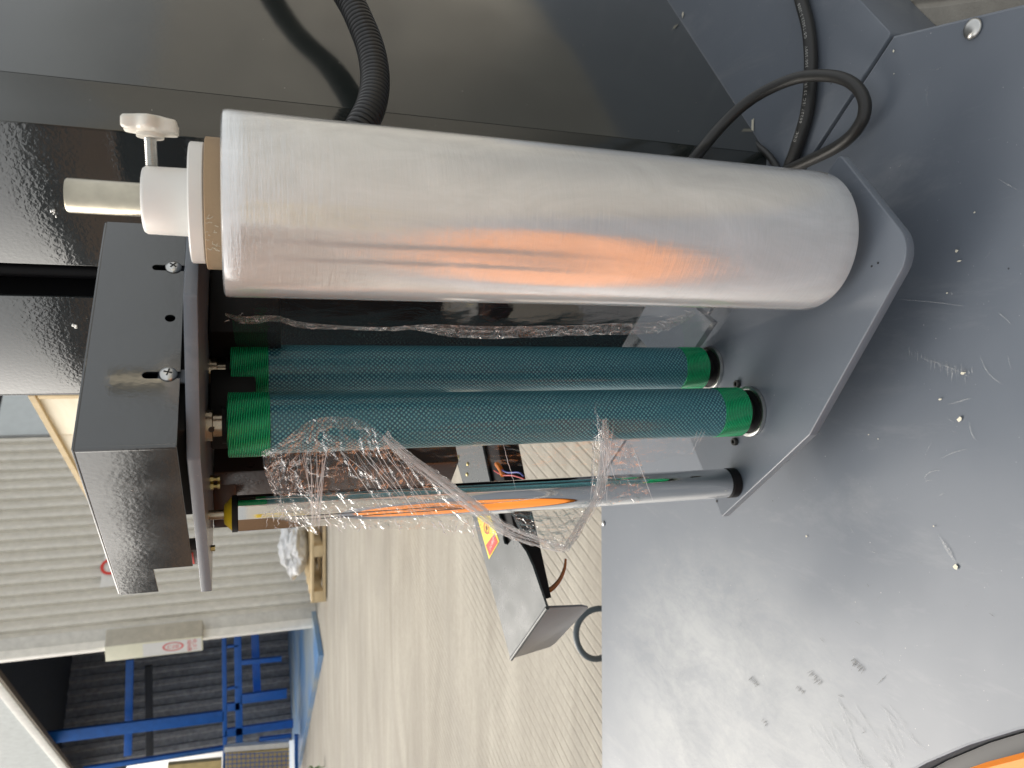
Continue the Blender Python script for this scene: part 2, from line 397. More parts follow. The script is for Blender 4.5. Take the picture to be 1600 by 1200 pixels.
# painted blue floor, worn
m, nt, b = new_mat('worn_blue_floor'); v = coords(nt)
c = mixc(nt, ramp(nt, noise(nt, v, 1.3, 5, .6), [(.38, 0), (.62, 1)]), (.10, .25, .50, 1), (.30, .36, .40, 1))
nt.links.new(c, b.inputs['Base Color']); b.inputs['Roughness'].default_value = .35; M_FLOOR = m
m, nt, b = new_mat('white_wrap'); b.inputs['Base Color'].default_value = (.93, .94, .95, 1); b.inputs['Roughness'].default_value = .35
bump(nt, b, noise(nt, coords(nt), 14, 5, .7, 1.5), 1, .04); M_WRAP = m

# ================================================================ SETTING
bm = bmesh.new(); R_ = 90
g = [bm.verts.new((R_ * cos(2 * pi * k / 48), R_ * sin(2 * pi * k / 48), ZG)) for k in range(48)]
bm.faces.new(g); gr = obj('ground', bm, M_CONC, smooth=False); tag(gr, kind='structure', label='broomed concrete yard')

# ================================================================ MACHINE BASE
SA = pz(1395, 55, ZB); ED = pz(1600, 5, ZB); CT = pz(1512, 1166, ZB) - E1 * .85
edir = (ED - SA).normalized()
base = thing('machine_base', 'low blue-grey steel platform of the wrapping machine under the film roll', 'machine base', (SA.x, SA.y, ZG))
far = pz(940, 950, ZB).y
t_ = (far - SA.y) / E2.y; SC = SA + E2 * t_
o1 = SA + edir * .95
outer = [(SA.x, SA.y), (o1.x, o1.y), (-.45, -1.25), (-1.5, -1.3), (-2.3, -.6), (-2.3, .75), (-1.85, far + .03), (SC.x, far)]
hole = circ(CT.x, CT.y, .85, 96)
H = ZB - ZG
sheet('turntable_deck', outer, [hole], H - .002, M_BASE, base, (0, 0, (ZB + ZG) / 2), bevel=.0025)
G = .0042
bm = bmesh.new(); box(bm, SA + E1 * G / 2 + E2 * (t_ / 2) - EZ * .012, E1 * (G / 2 + .001), E2 * (t_ / 2 - .004), EZ * .006); obj('seam_shade_strip', bm, M_BLACK, base)  # black filler in the open gap, put there as its shade
s0 = SA + E1 * G
foot = [s0, s0 + E1 * 1.1, s0 + E1 * 1.1 + E2 * .75, Vector((-.05, far, 0)), s0 + E2 * t_]
sheet('column_foot', roundpoly([(p.x, p.y) for p in foot], .004, 3), [], H - .002, M_BASE, base, (0, 0, (ZB + ZG) / 2), bevel=.0012)
bm = bmesh.new(); lathe(bm, [(.79, 0), (.849, 0), (.849, .004), (.79, .004)], (CT.x, CT.y, ZB - .03), seg=96, cap=False)
obj('hole_ring', bm, M_EDGE, base)
# domed bolts and rivets of the deck
def dome(bm, p, r, h, n=20, axis=(0, 0, 1)):
    lathe(bm, [(r, 0), (r, h * .25), (r * .85, h * .65), (r * .5, h * .93), (r * .12, h)], p, axis, n); return bm
for (x, y, r, hh) in ((1520, 45, .0085, .004), (943, 818, .0045, .003)):
    bm = bmesh.new(); dome(bm, pz(x, y, ZB), r, hh); obj('deck_bolt', bm, M_STEEL, base)

# turntable
tt = thing('turntable', 'round orange turntable sunk in the grey deck at the lower corner', 'turntable', (CT.x, CT.y, ZB - .02))
bm = bmesh.new(); lathe(bm, [(.05, 0), (.829, 0), (.835, .002), (.835, .016), (.831, .02), (.05, .02)], (CT.x, CT.y, ZB - .014), seg=128)
obj('table_disc', bm, M_ORANGE, tt)

# ================================================================ COLUMN
K = pz(1200, 240, ZB); CH = .04
Kc = K + CH * (E2 - E1).normalized()
LB = .385
column = thing('machine_column', 'tall dark grey gloss steel column with a vertical slot behind the rollers', 'machine column', (Kc.x, Kc.y, ZB))
ZT = 1.75
def vface(bm, a, b, z0, z1, n, th=.003):   # upright sheet from a to b, thickness behind it
    prism(bm, [Vector((a.x, a.y, z0)), Vector((b.x, b.y, z0)), Vector((b.x, b.y, z1)), Vector((a.x, a.y, z1))], Vector(n) * th)
    return bm
S0, S1 = .167, .214
z0 = ZB + .001
bm = bmesh.new(); vface(bm, Kc, Kc + E2 * S0, z0, ZT, E1); obj('slot_face', bm, M_COLUMN, column, bevel=.0008)
bm = bmesh.new(); vface(bm, Kc + E2 * S1, Kc + E2 * LB, z0, ZT, E1); obj('slot_face', bm, M_COLUMN, column, bevel=.0008)
bm = bmesh.new(); vface(bm, Kc + E2 * (S0 - .0005) + E1 * .0035, Kc + E2 * (S0 - .0005) + E1 * .04, z0, ZT, E2, -.002); vface(bm, Kc + E2 * (S1 + .0005) + E1 * .0035, Kc + E2 * (S1 + .0005) + E1 * .04, z0, ZT, E2, .002)
vface(bm, Kc + E2 * (S0 - .02) + E1 * .05, Kc + E2 * (S1 + .02) + E1 * .05, z0, ZT, E1); obj('slot_lining', bm, M_BLACK, column)
bm = bmesh.new(); lathe(bm, [(.009, 0), (.009, ZT - z0)], Kc + E2 * .203 + E1 * .03 + EZ * z0, seg=16); obj('lift_chain_guide', bm, M_BLACK, column)
bm = bmesh.new(); vface(bm, K, Kc, z0, ZT, E2, .003); obj('corner_strip', bm, M_PANEL, column, bevel=.0006)
bm = bmesh.new(); vface(bm, K + E1 * .0006, K + E1 * .75, z0, ZT, E2, .003); obj('side_panel', bm, M_PANEL, column, bevel=.001)
bm = bmesh.new(); vface(bm, Kc + E2 * (LB + .0004) , Kc + E2 * (LB + .0004) + E1 * .7, z0, ZT, E2, -.003); obj('side_panel', bm, M_COLUMN, column)

# weld chips on the slot face
for (x, y, s) in ((82, 332, .0042), (116, 508, .0036)):
    p = pp(x, y, Kc, E1); bm = bmesh.new()
    for k in range(7):
        c = p + E2 * random.uniform(-1, 1) * s + EZ * random.uniform(-.6, .6) * s - E1 * .0004
        box(bm, c, E2 * random.uniform(.0006, .0016), EZ * random.uniform(.0004, .0012), -E1 * random.uniform(.0004, .001))
    obj('paint_chip', bm, M_STEEL, column, bevel=.0002)

# ================================================================ CARRIAGE
a = pz(1128, 808, ZP); b_ = pz(1265, 680, ZP); d = pz(1312, 240, ZP); c_ = Vector((.105, .4635, ZP))
car = thing('film_carriage', 'dark grey film carriage with top hood, rollers and angular bottom plate', 'film carriage', (0, .66, ZP - .008))
poly = [a, b_, c_, d, d + E2 * .24, a + E1 * .20]
poly = roundpoly([(p.x, p.y) for p in poly], [.002, .006, .028, .006, .01, .01])
TP = .009
sheet('bottom_plate', poly, [], TP, M_PLATE, car, (0, 0, ZP - TP / 2), bevel=.0012)
# legs joining the bottom plate to the column slot
SL = Kc + E2 * (S0 + S1) / 2
bm = bmesh.new(); 
back = SL - E1 * .012
vface(bm, back - E2 * .185, back + E2 * .165, ZP + .001, .03, E1, .006); obj('back_plate', bm, simple('matte_black', (.004, .004, .005), .9, spec=.05), car, bevel=.001)
bm = bmesh.new(); q0 = (d + E2 * .22 + a + E1 * .20) / 2; mid = (q0 + back) / 2
box(bm, Vector((mid.x, mid.y, ZP - .0045)), (Vector((back.x, back.y, 0)) - Vector((q0.x, q0.y, 0))) / 2, E2 * .05, EZ * .004); obj('plate_arm', bm, M_PLATE, car)
# top plate
ZT0 = .0315
at = pz(328, 917, ZT0 + .0005); at = Vector((-.187, .748, 0)); bt = Vector((b_.x, b_.y + .004, 0)); ct = Vector((.064, .572, 0)); dt = Vector((.19, .672, 0))
pt_ = [at, bt, ct, dt, dt + E2 * .17, at + E1 * .28]
sheet('top_plate', roundpoly([(p.x, p.y) for p in pt_], [.002, .006, .004, .01, .01, .01]), [], .0092, M_PLATE, car, (0, 0, ZT0 + .0046), bevel=.0008)

# hood: two painted sheets meeting at a rounded corner
ZH0 = .0450
Cv = pz(276, 698, ZH0)
def on1(x, y): p = pp(x, y, Cv, E2); return ((p - Cv).dot(E1), p.z)
def on2(x, y): p = pp(x, y, Cv, E1); return ((p - Cv).dot(E2), p.z)
hood_top = sum((on1(117, 700)[1], on1(168, 345)[1], on2(187, 930)[1])) / 3
W1 = on1(166, 346)[0]; zb1 = on1(293, 372)[1]
def notch(s, zc, w=.0024): return s
s1 = on1(252, 418)[0]; s2 = on1(246, 586)[0]; t1 = on1(238, 418)[1]; t2 = on1(222, 586)[1]
hw = .0030
top = hood_top
def arc_slot(s, zt, zbot):
    pts = [(s - hw, zbot)]
    for k in range(9): t = pi - pi * k / 8; pts.append((s + hw * cos(t), zt - hw + hw * sin(t)))
    return pts + [(s + hw, zbot)]
ho = [(0.001, ZH0)] + arc_slot(s2, t2, ZH0) + arc_slot(s1, t1, ZH0 + .001) + [(W1, ZH0 + .001), (W1, top), (.001, top)]
hx, hz_ = on1(266, 497)
hood = bpy.data.objects.new('hood', None)
f1 = sheet('hood_front', ho, [circ(hx, hz_, .0036, 20)], .002, M_HOOD, car, Vector((Cv.x, Cv.y, 0)) + E2 * .001, E1, EZ, bevel=.0003)
# side sheet with the notch at its far end
L2 = on2(187, 930)[0]; nl = on2(262, 888)[0]; nz = on2(240, 890)[1]
s2o = [(.001, ZH0), (nl, ZH0), (nl, nz), (L2, nz), (L2, top), (.001, top)]
f2 = sheet('hood_side', s2o, [], .002, M_HOOD, car, Vector((Cv.x, Cv.y, 0)) + E1 * .001, E2, EZ, bevel=.0003)
bm = bmesh.new()
tube(bm, [Vector((Cv.x, Cv.y, ZH0 + .0005)) + (E1 + E2) * .0016, Vector((Cv.x, Cv.y, top - .0005)) + (E1 + E2) * .0016], .0022, 16); obj('hood_corner', bm, M_HOOD, car)
bm = bmesh.new(); p0 = Vector((Cv.x, Cv.y, 0))
prism(bm, [p0 + E1 * .001 + E2 * .001 + EZ * top, p0 + E1 * W1 + E2 * .001 + EZ * top, p0 + E1 * W1 + E2 * L2 + EZ * top, p0 + E1 * .001 + E2 * L2 + EZ * top], EZ * .002); obj('hood_lid', bm, M_HOOD, car, bevel=.0004)
bm = bmesh.new(); box(bm, p0 + E1 * (W1 / 2 + .01) + E2 * .075 + EZ * (ZT0 + .0092 + (top - ZT0 - .012) / 2), E1 * (W1 / 2 - .012), E2 * .062, EZ * ((top - ZT0 - .0125) / 2)); obj('hood_dark_fill', bm, M_BLACK, car, bevel=.002)  # black block inside the hood stands in for its shaded interior
for ss in (s1, s2):
    bm = bmesh.new(); box(bm, p0 + E1 * (ss + .003) + E2 * .0062 + EZ * (ZT0 + .0095 + .010), E1 * .006, E2 * .0012, EZ * .0095)
    obj('mounting_tab', bm, M_PLATE, car, bevel=.0003)
def screw(x, y, r=.0062, rot=.5):
    s, z = on1(x, y); p = p0 + E1 * s + EZ * z - E2 * .0002
    bm = bmesh.new(); dome(bm, p, r, .0028, 24, -E2); o = obj('screw', bm, M_STEEL, car)
    bm = bmesh.new()
    for k in (0, 1):
        aa = rot + k * pi / 2; dv = E1 * cos(aa) + EZ * sin(aa); ev = -E1 * sin(aa) + EZ * cos(aa)
        box(bm, p - E2 * .0028, dv * r * .48, ev * .0005, E2 * .0003)
    obj('cross_recess', bm, M_PRB, o, smooth=False); return o
for (x, y, ro) in ((271, 418, .9), (263, 585, 1.3)): screw(x, y, rot=ro)

# small boxed switch with a red label under the hood end
pr = pz(300, 885, ZT0 + .0092); pr = p0 + E2 * (nl - .004) + E1 * .012
bm = bmesh.new(); box(bm, Vector((pr.x, pr.y, ZT0 + .0092 + .0105)), E1 * .006, E2 * .014, EZ * .010); sw = obj('switch_box', bm, simple('clear_grey_plastic', (.28, .25, .25), .25), car, bevel=.001)
bm = bmesh.new(); q = Vector((pr.x, pr.y, ZT0 + .0092 + .0105)) - E1 * .0063
prism(bm, [q + E2 * (-.011) + EZ * -.007, q + E2 * .011 + EZ * -.007, q + E2 * .011 + EZ * .007, q + E2 * -.011 + EZ * .007], -E1 * .0003); obj('red_label', bm, M_RED, sw)
bm = bmesh.new(); lathe(bm, [(.004, 0), (.004, .0006)], q - E1 * .0002 + E2 * .002, -E1, 16); obj('label_mark', bm, M_PRW, sw)

# rollers
def groove(z0, z1, r, pitch=.0019, amp=.0005):
    out = []; n = int((z1 - z0) / pitch)
    for k in range(n):
        za = z0 + k * pitch; out += [(r - amp, za), (r - amp * .15, za + pitch * .22), (r, za + pitch * .5), (r - amp * .15, za + pitch * .78)]
    out.append((r - amp, z1)); return out
def roller(cx, cy, r, zlo, zhi, ztop, zlow_band, zup_band):
    bm = bmesh.new(); lathe(bm, [(r * .9, zlow_band), (r, zlow_band + .0005), (r, zup_band - .0005), (r * .9, zup_band)], (cx, cy, 0), seg=72); body = obj('stretch_roller', bm, M_NET, car)
    bm = bmesh.new(); lathe(bm, [(r * .8, zlo)] + groove(zlo + .001, zlow_band + .002, r + .0006) + [(r * .9, zlow_band + .0025)], (cx, cy, 0), seg=72); obj('green_sleeve', bm, M_SLEEVE, body)
    bm = bmesh.new(); lathe(bm, [(r * .9, zup_band - .002)] + groove(zup_band - .0015, zhi - .001, r + .0022) + [(r * .8, zhi)], (cx, cy, 0), seg=72); obj('green_sleeve', bm, M_SLEEVE, body)
    bm = bmesh.new(); lathe(bm, [(r * .62, zhi), (r * .62, zhi + .0035), (r * .35, zhi + .0036)], (cx, cy, 0), seg=32); obj('end_cap', bm, M_BLACK, body)
    bm = bmesh.new(); lathe(bm, [(.0095, zhi + .0036), (.0095, zhi + .0105), (.0094, zhi + .0106)], (cx, cy, 0), seg=32); obj('shaft_collar', bm, M_COLLAR, body)
    bm = bmesh.new(); lathe(bm, [(.0125, zhi + .0106), (.013, zhi + .011), (.013, ztop)], (cx, cy, 0), seg=40); obj('bearing_ring', bm, M_COLLAR, body)
    bm = bmesh.new(); lathe(bm, [(r * 1.05, ZP + .0005), (r * 1.05, ZP + .004), (r * .98, ZP + .0045), (r * .92, ZP + .0045), (r * .9, ZP + .003)], (cx, cy, 0), seg=56, cap=False); obj('seat_ring', bm, M_STEEL, body)
    bm = bmesh.new(); lathe(bm, [(r * .9, ZP + .001), (r * .9, ZP + .0035), (r * .62, ZP + .006), (r * .60, zlo - .004), (r * .78, zlo - .002), (r * .78, zlo + .001)], (cx, cy, 0), seg=48); obj('bearing_seat', bm, M_BLACK, body)
    dirc = Vector((-cx, -cy, 0)).normalized(); dirc = (dirc + Vector((-.25, .05, 0))).normalized()
    bm = bmesh.new(); lathe(bm, [(.0023, 0), (.0023, .0004)], Vector((cx, cy, ztop - .0045)) + dirc * .0131, dirc, 14); obj('grub_screw', bm, M_PRB, body)
    return body
R2 = (-.0315, .6735); R1 = (.0155, .7450)
roller(*R2, .0250, ZP + .015, .0155, ZT0, -.455, -.0165)
roller(*R1, .0235, ZP + .015, .0140, ZT0, -.457, -.0175)
# black gear cases between the roller tops and the plate
bm = bmesh.new(); box(bm, (R1[0] + .045, R1[1] + .035, -.0), E1 * .05, E2 * .045, EZ * .0305); obj('gear_case', bm, M_BLACK, car, bevel=.002)
bm = bmesh.new(); box(bm, (R2[0] + .012, R2[1] + .05, .011), E1 * .03, E2 * .02, EZ * .019); obj('gear_case', bm, M_BLACK, car, bevel=.002)
# hex socket screws of the bottom plate
for (x, y) in ((1154, 600), (1150, 690)):
    p = pz(x, y, ZP); bm = bmesh.new(); lathe(bm, [(.0042, 0), (.0042, .0035), (.0038, .004), (.0022, .004), (.002, .002)], p, seg=20); obj('socket_screw', bm, M_RUBBER, car)
# bare drilled hole and marks
for (x, y, r) in ((1120, 783, .0016), (1362, 416, .0009), (1372, 411, .0009)):
    p = pz(x, y, ZP + .0002); bm = bmesh.new(); lathe(bm, [(r, 0), (r, .0002)], p, seg=14); obj('drilled_hole', bm, M_PRB, car)

# polished guide roller
T = pz(1147, 754, ZP); T = Vector((T.x, T.y - .0005, 0)); rT = .0157
ztt = pY(371, 808, T.y - .012).z
bm = bmesh.new(); lathe(bm, [(rT * .9, ZP + .0115), (rT - .0004, ZP + .012), (rT, ZP + .0125), (rT, ztt - .0006), (rT * .95, ztt)], (T.x, T.y, 0), seg=72); gu = obj('guide_roller', bm, M_CHROME, car)
bm = bmesh.new(); lathe(bm, [(rT * 1.02, ztt), (rT * 1.02, ztt + .0045), (rT * .6, ztt + .0046)], (T.x, T.y, 0), seg=48); obj('black_ring', bm, M_BLACK, gu)
bm = bmesh.new(); lathe(bm, [(rT * .93, ztt + .0046), (rT * .55, ztt + .0105), (rT * .45, ztt + .011)], (T.x, T.y, 0), seg=48); obj('yellow_cap', bm, M_YELLOW, gu)
bm = bmesh.new(); lathe(bm, [(.0042, ztt + .01), (.0042, ZT0)], (T.x, T.y, 0), seg=20); obj('shaft', bm, M_COLLAR, gu)
bm = bmesh.new(); lathe(bm, [(rT * .98, ZP + .0005), (rT * 1.02, ZP + .001), (rT * 1.02, ZP + .010), (rT * .9, ZP + .0115)], (T.x, T.y, 0), seg=48); obj('black_foot', bm, M_BLACK, gu)

# gear motor hanging under the top plate, bracket, brass nuts; motor and bracket browns paint in mirrored warm light
MB = Vector((-.060, .835, 0))
zmb = pY(692, 740, MB.y).z
mot = bmesh.new(); box(mot, MB + EZ * ((zmb + .030) / 2), E1 * .060, E2 * .045, EZ * ((.030 - zmb) / 2)); mo = obj('gear_motor', mot, gloss_paint('warm_mirrored_black', (.030, .019, .016), .3, .2), car, bevel=.003)
bk = pY(338, 783, .79)
bm = bmesh.new(); box(bm, (bk.x, .79, ZT0 - .011), (.022, -.004, 0), (.004, .006, 0), EZ * .0105); br_ = obj('motor_bracket', bm, simple('maroon_lit_black', (.035, .018, .016), .35), car, bevel=.001)
for (x, y) in ((318, 749), (318, 760)):
    p = pY(x, y, .735); bm = bmesh.new(); lathe(bm, [(.0034, 0), (.0034, .0026)], (p.x, p.y, ZT0 - .0028), seg=6); lathe(bm, [(.002, 0), (.002, .0035)], (p.x, p.y, ZT0 - .0062), seg=10); lathe(bm, [(.003, 0), (.003, .002)], (p.x, p.y, ZT0 - .0082), seg=6)
    obj('brass_nut', bm, M_BRASS, car, angle=20)
p = pY(326, 857, .735); bm = bmesh.new(); lathe(bm, [(.0028, 0), (.0028, .0035)], (p.x, p.y, ZT0 - .0036), seg=6); obj('brass_nut', bm, M_BRASS, car, angle=20)

# ================================================================ SPINDLE, CLAMP AND ROLL
RX, RY, RRr = .1265, .5655, .0620
ZR0, ZR1 = -.4855, .0140
bm = bmesh.new(); lathe(bm, [(.0112, ZP), (.0112, .1085), (.0106, .1095), (.0090, .1095), (.0088, .10)], (RX, RY, 0), seg=40); obj('spindle', bm, M_GALV, car)
bm = bmesh.new(); lathe(bm, [(.040, ZP + .0003), (.040, ZP + .011), (.037, ZP + .014), (.0115, ZP + .0142)], (RX, RY, 0), seg=48); obj('roll_seat', bm, M_WHITE, car)

roll = thing('film_roll', 'large pearly white roll of clear stretch film standing on the bottom plate', 'film roll', (RX, RY, ZR0))
def wob(a_, z, r): return r * (1 + .0022 * sin(a_ * 2 + z * 7) + .0012 * sin(a_ * 5 + z * 31)) * (1 + .030 * (z - ZR0) / .5) if r > .05 else r
prof = [(.046, ZR0), (RRr - .004, ZR0), (RRr - .0008, ZR0 + .0015), (RRr, ZR0 + .004)] + [(RRr, ZR0 + .004 + (ZR1 - ZR0 - .008) * k / 40) for k in range(1, 40)] + [(RRr, ZR1 - .004), (RRr - .0006, ZR1 - .0012), (RRr - .003, ZR1), (.046, ZR1 - .0008)]
bm = bmesh.new(); lathe(bm, prof, (RX, RY, 0), seg=128, fn=wob, cap=False); obj('wound_film', bm, M_ROLL, roll)
bm = bmesh.new(); lathe(bm, [(.0405, ZR0 - .001), (.0445, ZR0 - .001), (.0447, ZR1 + .0100), (.0440, ZR1 + .0106), (.0405, ZR1 + .0106)], (RX, RY, 0), seg=72, cap=False); obj('cardboard_core', bm, M_CARD, roll)
# torn paper fibres on the core edge
bm = bmesh.new()
for k in range(16):
    an = radians(-128 + random.uniform(-16, 16)); z = ZR1 + random.uniform(.004, .0108)
    p = Vector((RX + .0446 * cos(an), RY + .0446 * sin(an), z)); q = [p]
    for j in range(3): q.append(q[-1] + Vector((random.uniform(-.0012, .0012), random.uniform(-.0014, .0), random.uniform(-.0022, .001))))
    tube(bm, q, .00013, 4)
fb = obj('paper_fibres', bm, M_CHIP, roll); fb['kind'] = 'stuff'

clamp = thing('roll_clamp', 'white nylon clamp hub with knob pressed on top of the film roll', 'clamp', (RX, RY, ZR1 + .0108))
ZD = ZR1 + .0108
hub_top = .0640
bm = bmesh.new(); lathe(bm, [(.0118, ZD - .012), (.037, ZD - .012), (.037, ZD), (.0400, ZD + .0002), (.0408, ZD + .001), (.0408, ZD + .0088), (.0398, ZD + .0098), (.0235, ZD + .0100), (.0228, ZD + .0108), (.0224, hub_top - .0022), (.0212, hub_top - .0004), (.0200, hub_top), (.0118, hub_top)], (RX, RY, 0), seg=72, cap=False)
obj('flanged_hub', bm, M_WHITE, clamp)
kd = Vector((1, -.10, .035)).normalized(); kz = .0680
kp = pY(240, 265, RY); ks = Vector((RX, RY, kp.z)) + kd * .0215
bm = bmesh.new(); n = 20; L = .0235; prof = []
for k in range(n): prof += [(.0040, L * k / n), (.0033, L * (k + .5) / n)]
lathe(bm, prof, ks, kd, 24); obj('threaded_rod', bm, M_STEEL, clamp)
def lobe(a_, z, r): return r * (1 + (.13 * cos(6 * a_) if r > .0125 else 0))
kb = ks + kd * (L - .004)
kd2 = (kd + Vector((0, 0, -.06))).normalized()
bm = bmesh.new(); lathe(bm, [(.0065, 0), (.0085, .0003), (.0088, .0028), (.0120, .0034), (.0162, .0042), (.0170, .0055), (.0170, .0105), (.0160, .0120), (.0120, .0132), (.006, .0145), (.001, .0147)], kb, kd2, 96, fn=lobe); obj('knob', bm, M_KNOB, clamp, angle=50)

# ================================================================ CABLES
def cable(name, pts, r, mat, label, cat, n=10, seg=14, group=None):
    c = cr(pts, n); bm = bmesh.new(); tube(bm, c, r, seg); o = obj(name, bm, mat); tag(o, label, cat, group); return o, c
CRd = .0071
zc = ZB + CRd
P1 = [pz(x, y, zc) for x, y in ((1236, -60), (1252, 0), (1264, 50), (1267, 110), (1262, 170), (1250, 215), (1233, 262), (1205, 320))]
o, c1 = cable('power_cable', P1, CRd, M_RUBBER, 'thick black power cable with white printing lying beside the roll', 'cable', 12, 20)
# white printing along the cable
def print_on(path, txt, size, s_start, r, parent):
    me = text_mesh(txt, size, sp=1.3); cum = [0]
    for i in range(1, len(path)): cum.append(cum[-1] + (path[i] - path[i - 1]).length)
    xs = [v.co.x for v in me.vertices]; x0 = min(xs)
    camd = Vector((0, 0, 0))
    for v in me.vertices:
        s = s_start + (v.co.x - x0); i = 0
        while i < len(cum) - 2 and cum[i + 1] < s: i += 1
        t = (s - cum[i]) / (cum[i + 1] - cum[i]); p = path[i].lerp(path[i + 1], t); tg = (path[i + 1] - path[i]).normalized()
        side = EZ.cross(tg).normalized(); ang = v.co.y / r - radians(14)
        v.co = p + (EZ * cos(ang) + side * sin(ang)) * (r + .00008)
    me.materials.append(M_PRG); oo = bpy.data.objects.new('printing', me); COL.objects.link(oo); oo.parent = parent
    return oo
rp = c1[::-1]
print_on(rp, 'CCC    60227 IEC 53 (RVV)   300/500V    GB/T5023.3-2008    3X1.5mm', .0046, .075, CRd, o)
zz = [-.40, -.47, -.50, -.52, -.535, -.548, -.556, -.560, -.562, -.563, -.563, -.566, -.572]
xy = [(1060, 275), (1088, 244), (1122, 203), (1160, 166), (1200, 140), (1250, 121), (1300, 119), (1334, 132), (1351, 160), (1344, 194), (1310, 228), (1240, 262), (1180, 290)]
cable('looped_cable', [pz(x, y, z) for (x, y), z in zip(xy, zz)], .0061, M_RUBBER, 'plain black cable curving in a loop over the power cable by the roll', 'cable', 12, 18)
P3 = [pz(x, y, ZB + .005) for x, y in ((1180, 225), (1200, 242), (1214, 262), (1225, 290))]
cable('short_cable', P3, .004, M_RUBBER, 'short black cable end at the foot of the column beside the roll', 'cable', 8)
# ring of grey hose standing behind the deck edge
rc = pY(936, 990, 1.30); ringp = [rc + Vector((.047 * cos(t), .004 * sin(2 * t), .047 * sin(t))) for t in [2 * pi * k / 40 for k in range(41)]]
bm = bmesh.new(); tube(bm, ringp, .0058, 12, cap=False); o = obj('coiled_hose', bm, simple('grey_hose', (.10, .12, .13), .35)); tag(o, 'grey hose coiled in a ring behind the far edge of the deck', 'hose')
# ribbed hose
HP = cr([pY(300, -420, 1.05), pY(400, -220, .92), pY(480, -100, .82), pY(541, -8, .775), pY(563, 34, .755), pY(580, 80, .735), pY(586, 125, .715), pY(580, 165, .695), pY(563, 200, .68), pY(535, 250, .67)], 30)
cum = [0]
for i in range(1, len(HP)): cum.append(cum[-1] + (HP[i] - HP[i - 1]).length)
pts, rad = [], []; pitch = .0052; step = pitch / 8; i = 0; s = 0
while s < cum[-1]:
    while i < len(cum) - 2 and cum[i + 1] < s: i += 1
    pts.append(HP[i].lerp(HP[i + 1], (s - cum[i]) / max(1e-9, cum[i + 1] - cum[i])))
    ph = (s / pitch) % 1; rad.append(.0138 if ph < .55 else .0116 if .65 < ph < .9 else .0129); s += step
bm = bmesh.new(); tube(bm, pts, rad, 28); o = obj('corrugated_hose', bm, M_HOSE, angle=60); tag(o, 'ribbed black conduit hose hanging in front of the column side panel', 'hose')

# ================================================================ GUARD SHEET WITH STICKER (fixed to the far corner of the column)
gd = thing('sheet_guard', 'bent dark grey sheet metal guard with a warning sticker behind the guide roller', 'guard', pY(760, 690, .97))
# plane of the guard face through three measured points
g0, g1, g2 = pY(704, 690, 1.05), pY(797, 1029, .90), pY(854, 949, .80)
gn = (g1 - g0).cross(g2 - g0).normalized()
if gn.dot(-g0) < 0: gn = -gn
gpix = [(704, 690), (726, 765), (745, 832), (775, 945), (797, 1029), (799, 1030), (854, 949), (846, 925), (832, 884), (822, 862), (812, 848), (802, 840), (797, 846), (793, 851), (788, 849), (786, 842), (786, 826), (778, 800), (765, 750), (752, 690)]
gx = (g1 - g0).normalized(); gy = gn.cross(gx)
def g2d(x, y): p = pp(x, y, g0, gn) - g0; return (p.dot(gx), p.dot(gy))
gpoly = [g2d(*q) for q in gpix]
M_GUARD = gloss_paint('guard_grey_paint', (.06, .07, .072), .28, .05)
sheet('guard_face', gpoly, [], .003, M_GUARD, gd, g0 - gn * .0015, gx, gy, bevel=.0004)
fl = [pp(x, y, g0, gn) for x, y in ((798, 1030), (854, 950))]
fp = [fl[0], pY(861, 1015, .93), pY(867, 1006, .93), pY(917, 945, .87), pY(905, 937, .86), fl[1]]
nn = (fp[2] - fp[0]).cross(fp[5] - fp[0]).normalized()
if nn.dot(-fp[0]) < 0: nn = -nn
fp = [p - nn * (p - fp[0]).dot(nn) for p in fp]
bm = bmesh.new(); prism(bm, fp, -nn * .003); obj('bottom_flap', bm, simple('flap_grey_paint', (.11, .115, .118), .3), gd, bevel=.0006)
bm = bmesh.new(); tube(bm, [fl[0] - gn * .001, fl[1] - gn * .001], .0024, 12); obj('bent_edge', bm, M_GUARD, gd)
# dark box interior behind the face
off = -gn * .035
bx = [(752, 690), (810, 690), (822, 750), (832, 800), (848, 870), (862, 934), (850, 930), (826, 880), (790, 800), (770, 750)]
bm = bmesh.new(); prism(bm, [pp(x, y, g0 + off, gn) for x, y in bx], gn * .03); obj('box_body', bm, M_BLACK, gd, bevel=.001)
wl = [((0, 0, M_ORWIRE, .0032), [(776, 724), (782, 733), (786, 743)]), ((0, 0, M_REDW, .0010), [(772, 735), (785, 742), (802, 743), (818, 748)]), ((0, 0, M_BLUW, .0010), [(778, 730), (792, 738), (810, 738), (818, 744)])]
for (_, _, mt, r), ps in wl:
    bm = bmesh.new(); tube(bm, cr([pp(x, y, g0 + gn * .004, gn) for x, y in ps], 6), r, 8); obj('wire', bm, mt, gd)
for (x, y) in ((716, 714), (731, 725), (730, 741)):
    bm = bmesh.new(); dome(bm, pp(x, y, g0, gn), .0028, .002, 14, gn); obj('rivet', bm, M_BRASS, gd)
ac = cr([pY(884, 873, .86), pY(882, 888, .86), pY(875, 905, .86), pY(864, 918, .86), pY(853, 925, .86)], 6)
bm = bmesh.new(); tube(bm, ac, lambda t: .0014 + .0022 * t, 10); obj('curved_lead', bm, simple('amber_tube', (.30, .10, .02), .2), gd)
# strut from the guard to the column
cb = Kc + E2 * (LB - .02); gpos = pY(755, 690, .985)
bm = bmesh.new(); e_ = Vector((cb.x, cb.y, gpos.z)); mid = (gpos + e_) / 2 ; box(bm, mid + EZ * -.01, (e_ - gpos) / 2 + Vector((0, .0, 0)), Vector((0, .002, 0)), EZ * .03); obj('strut', bm, M_GUARD, gd)
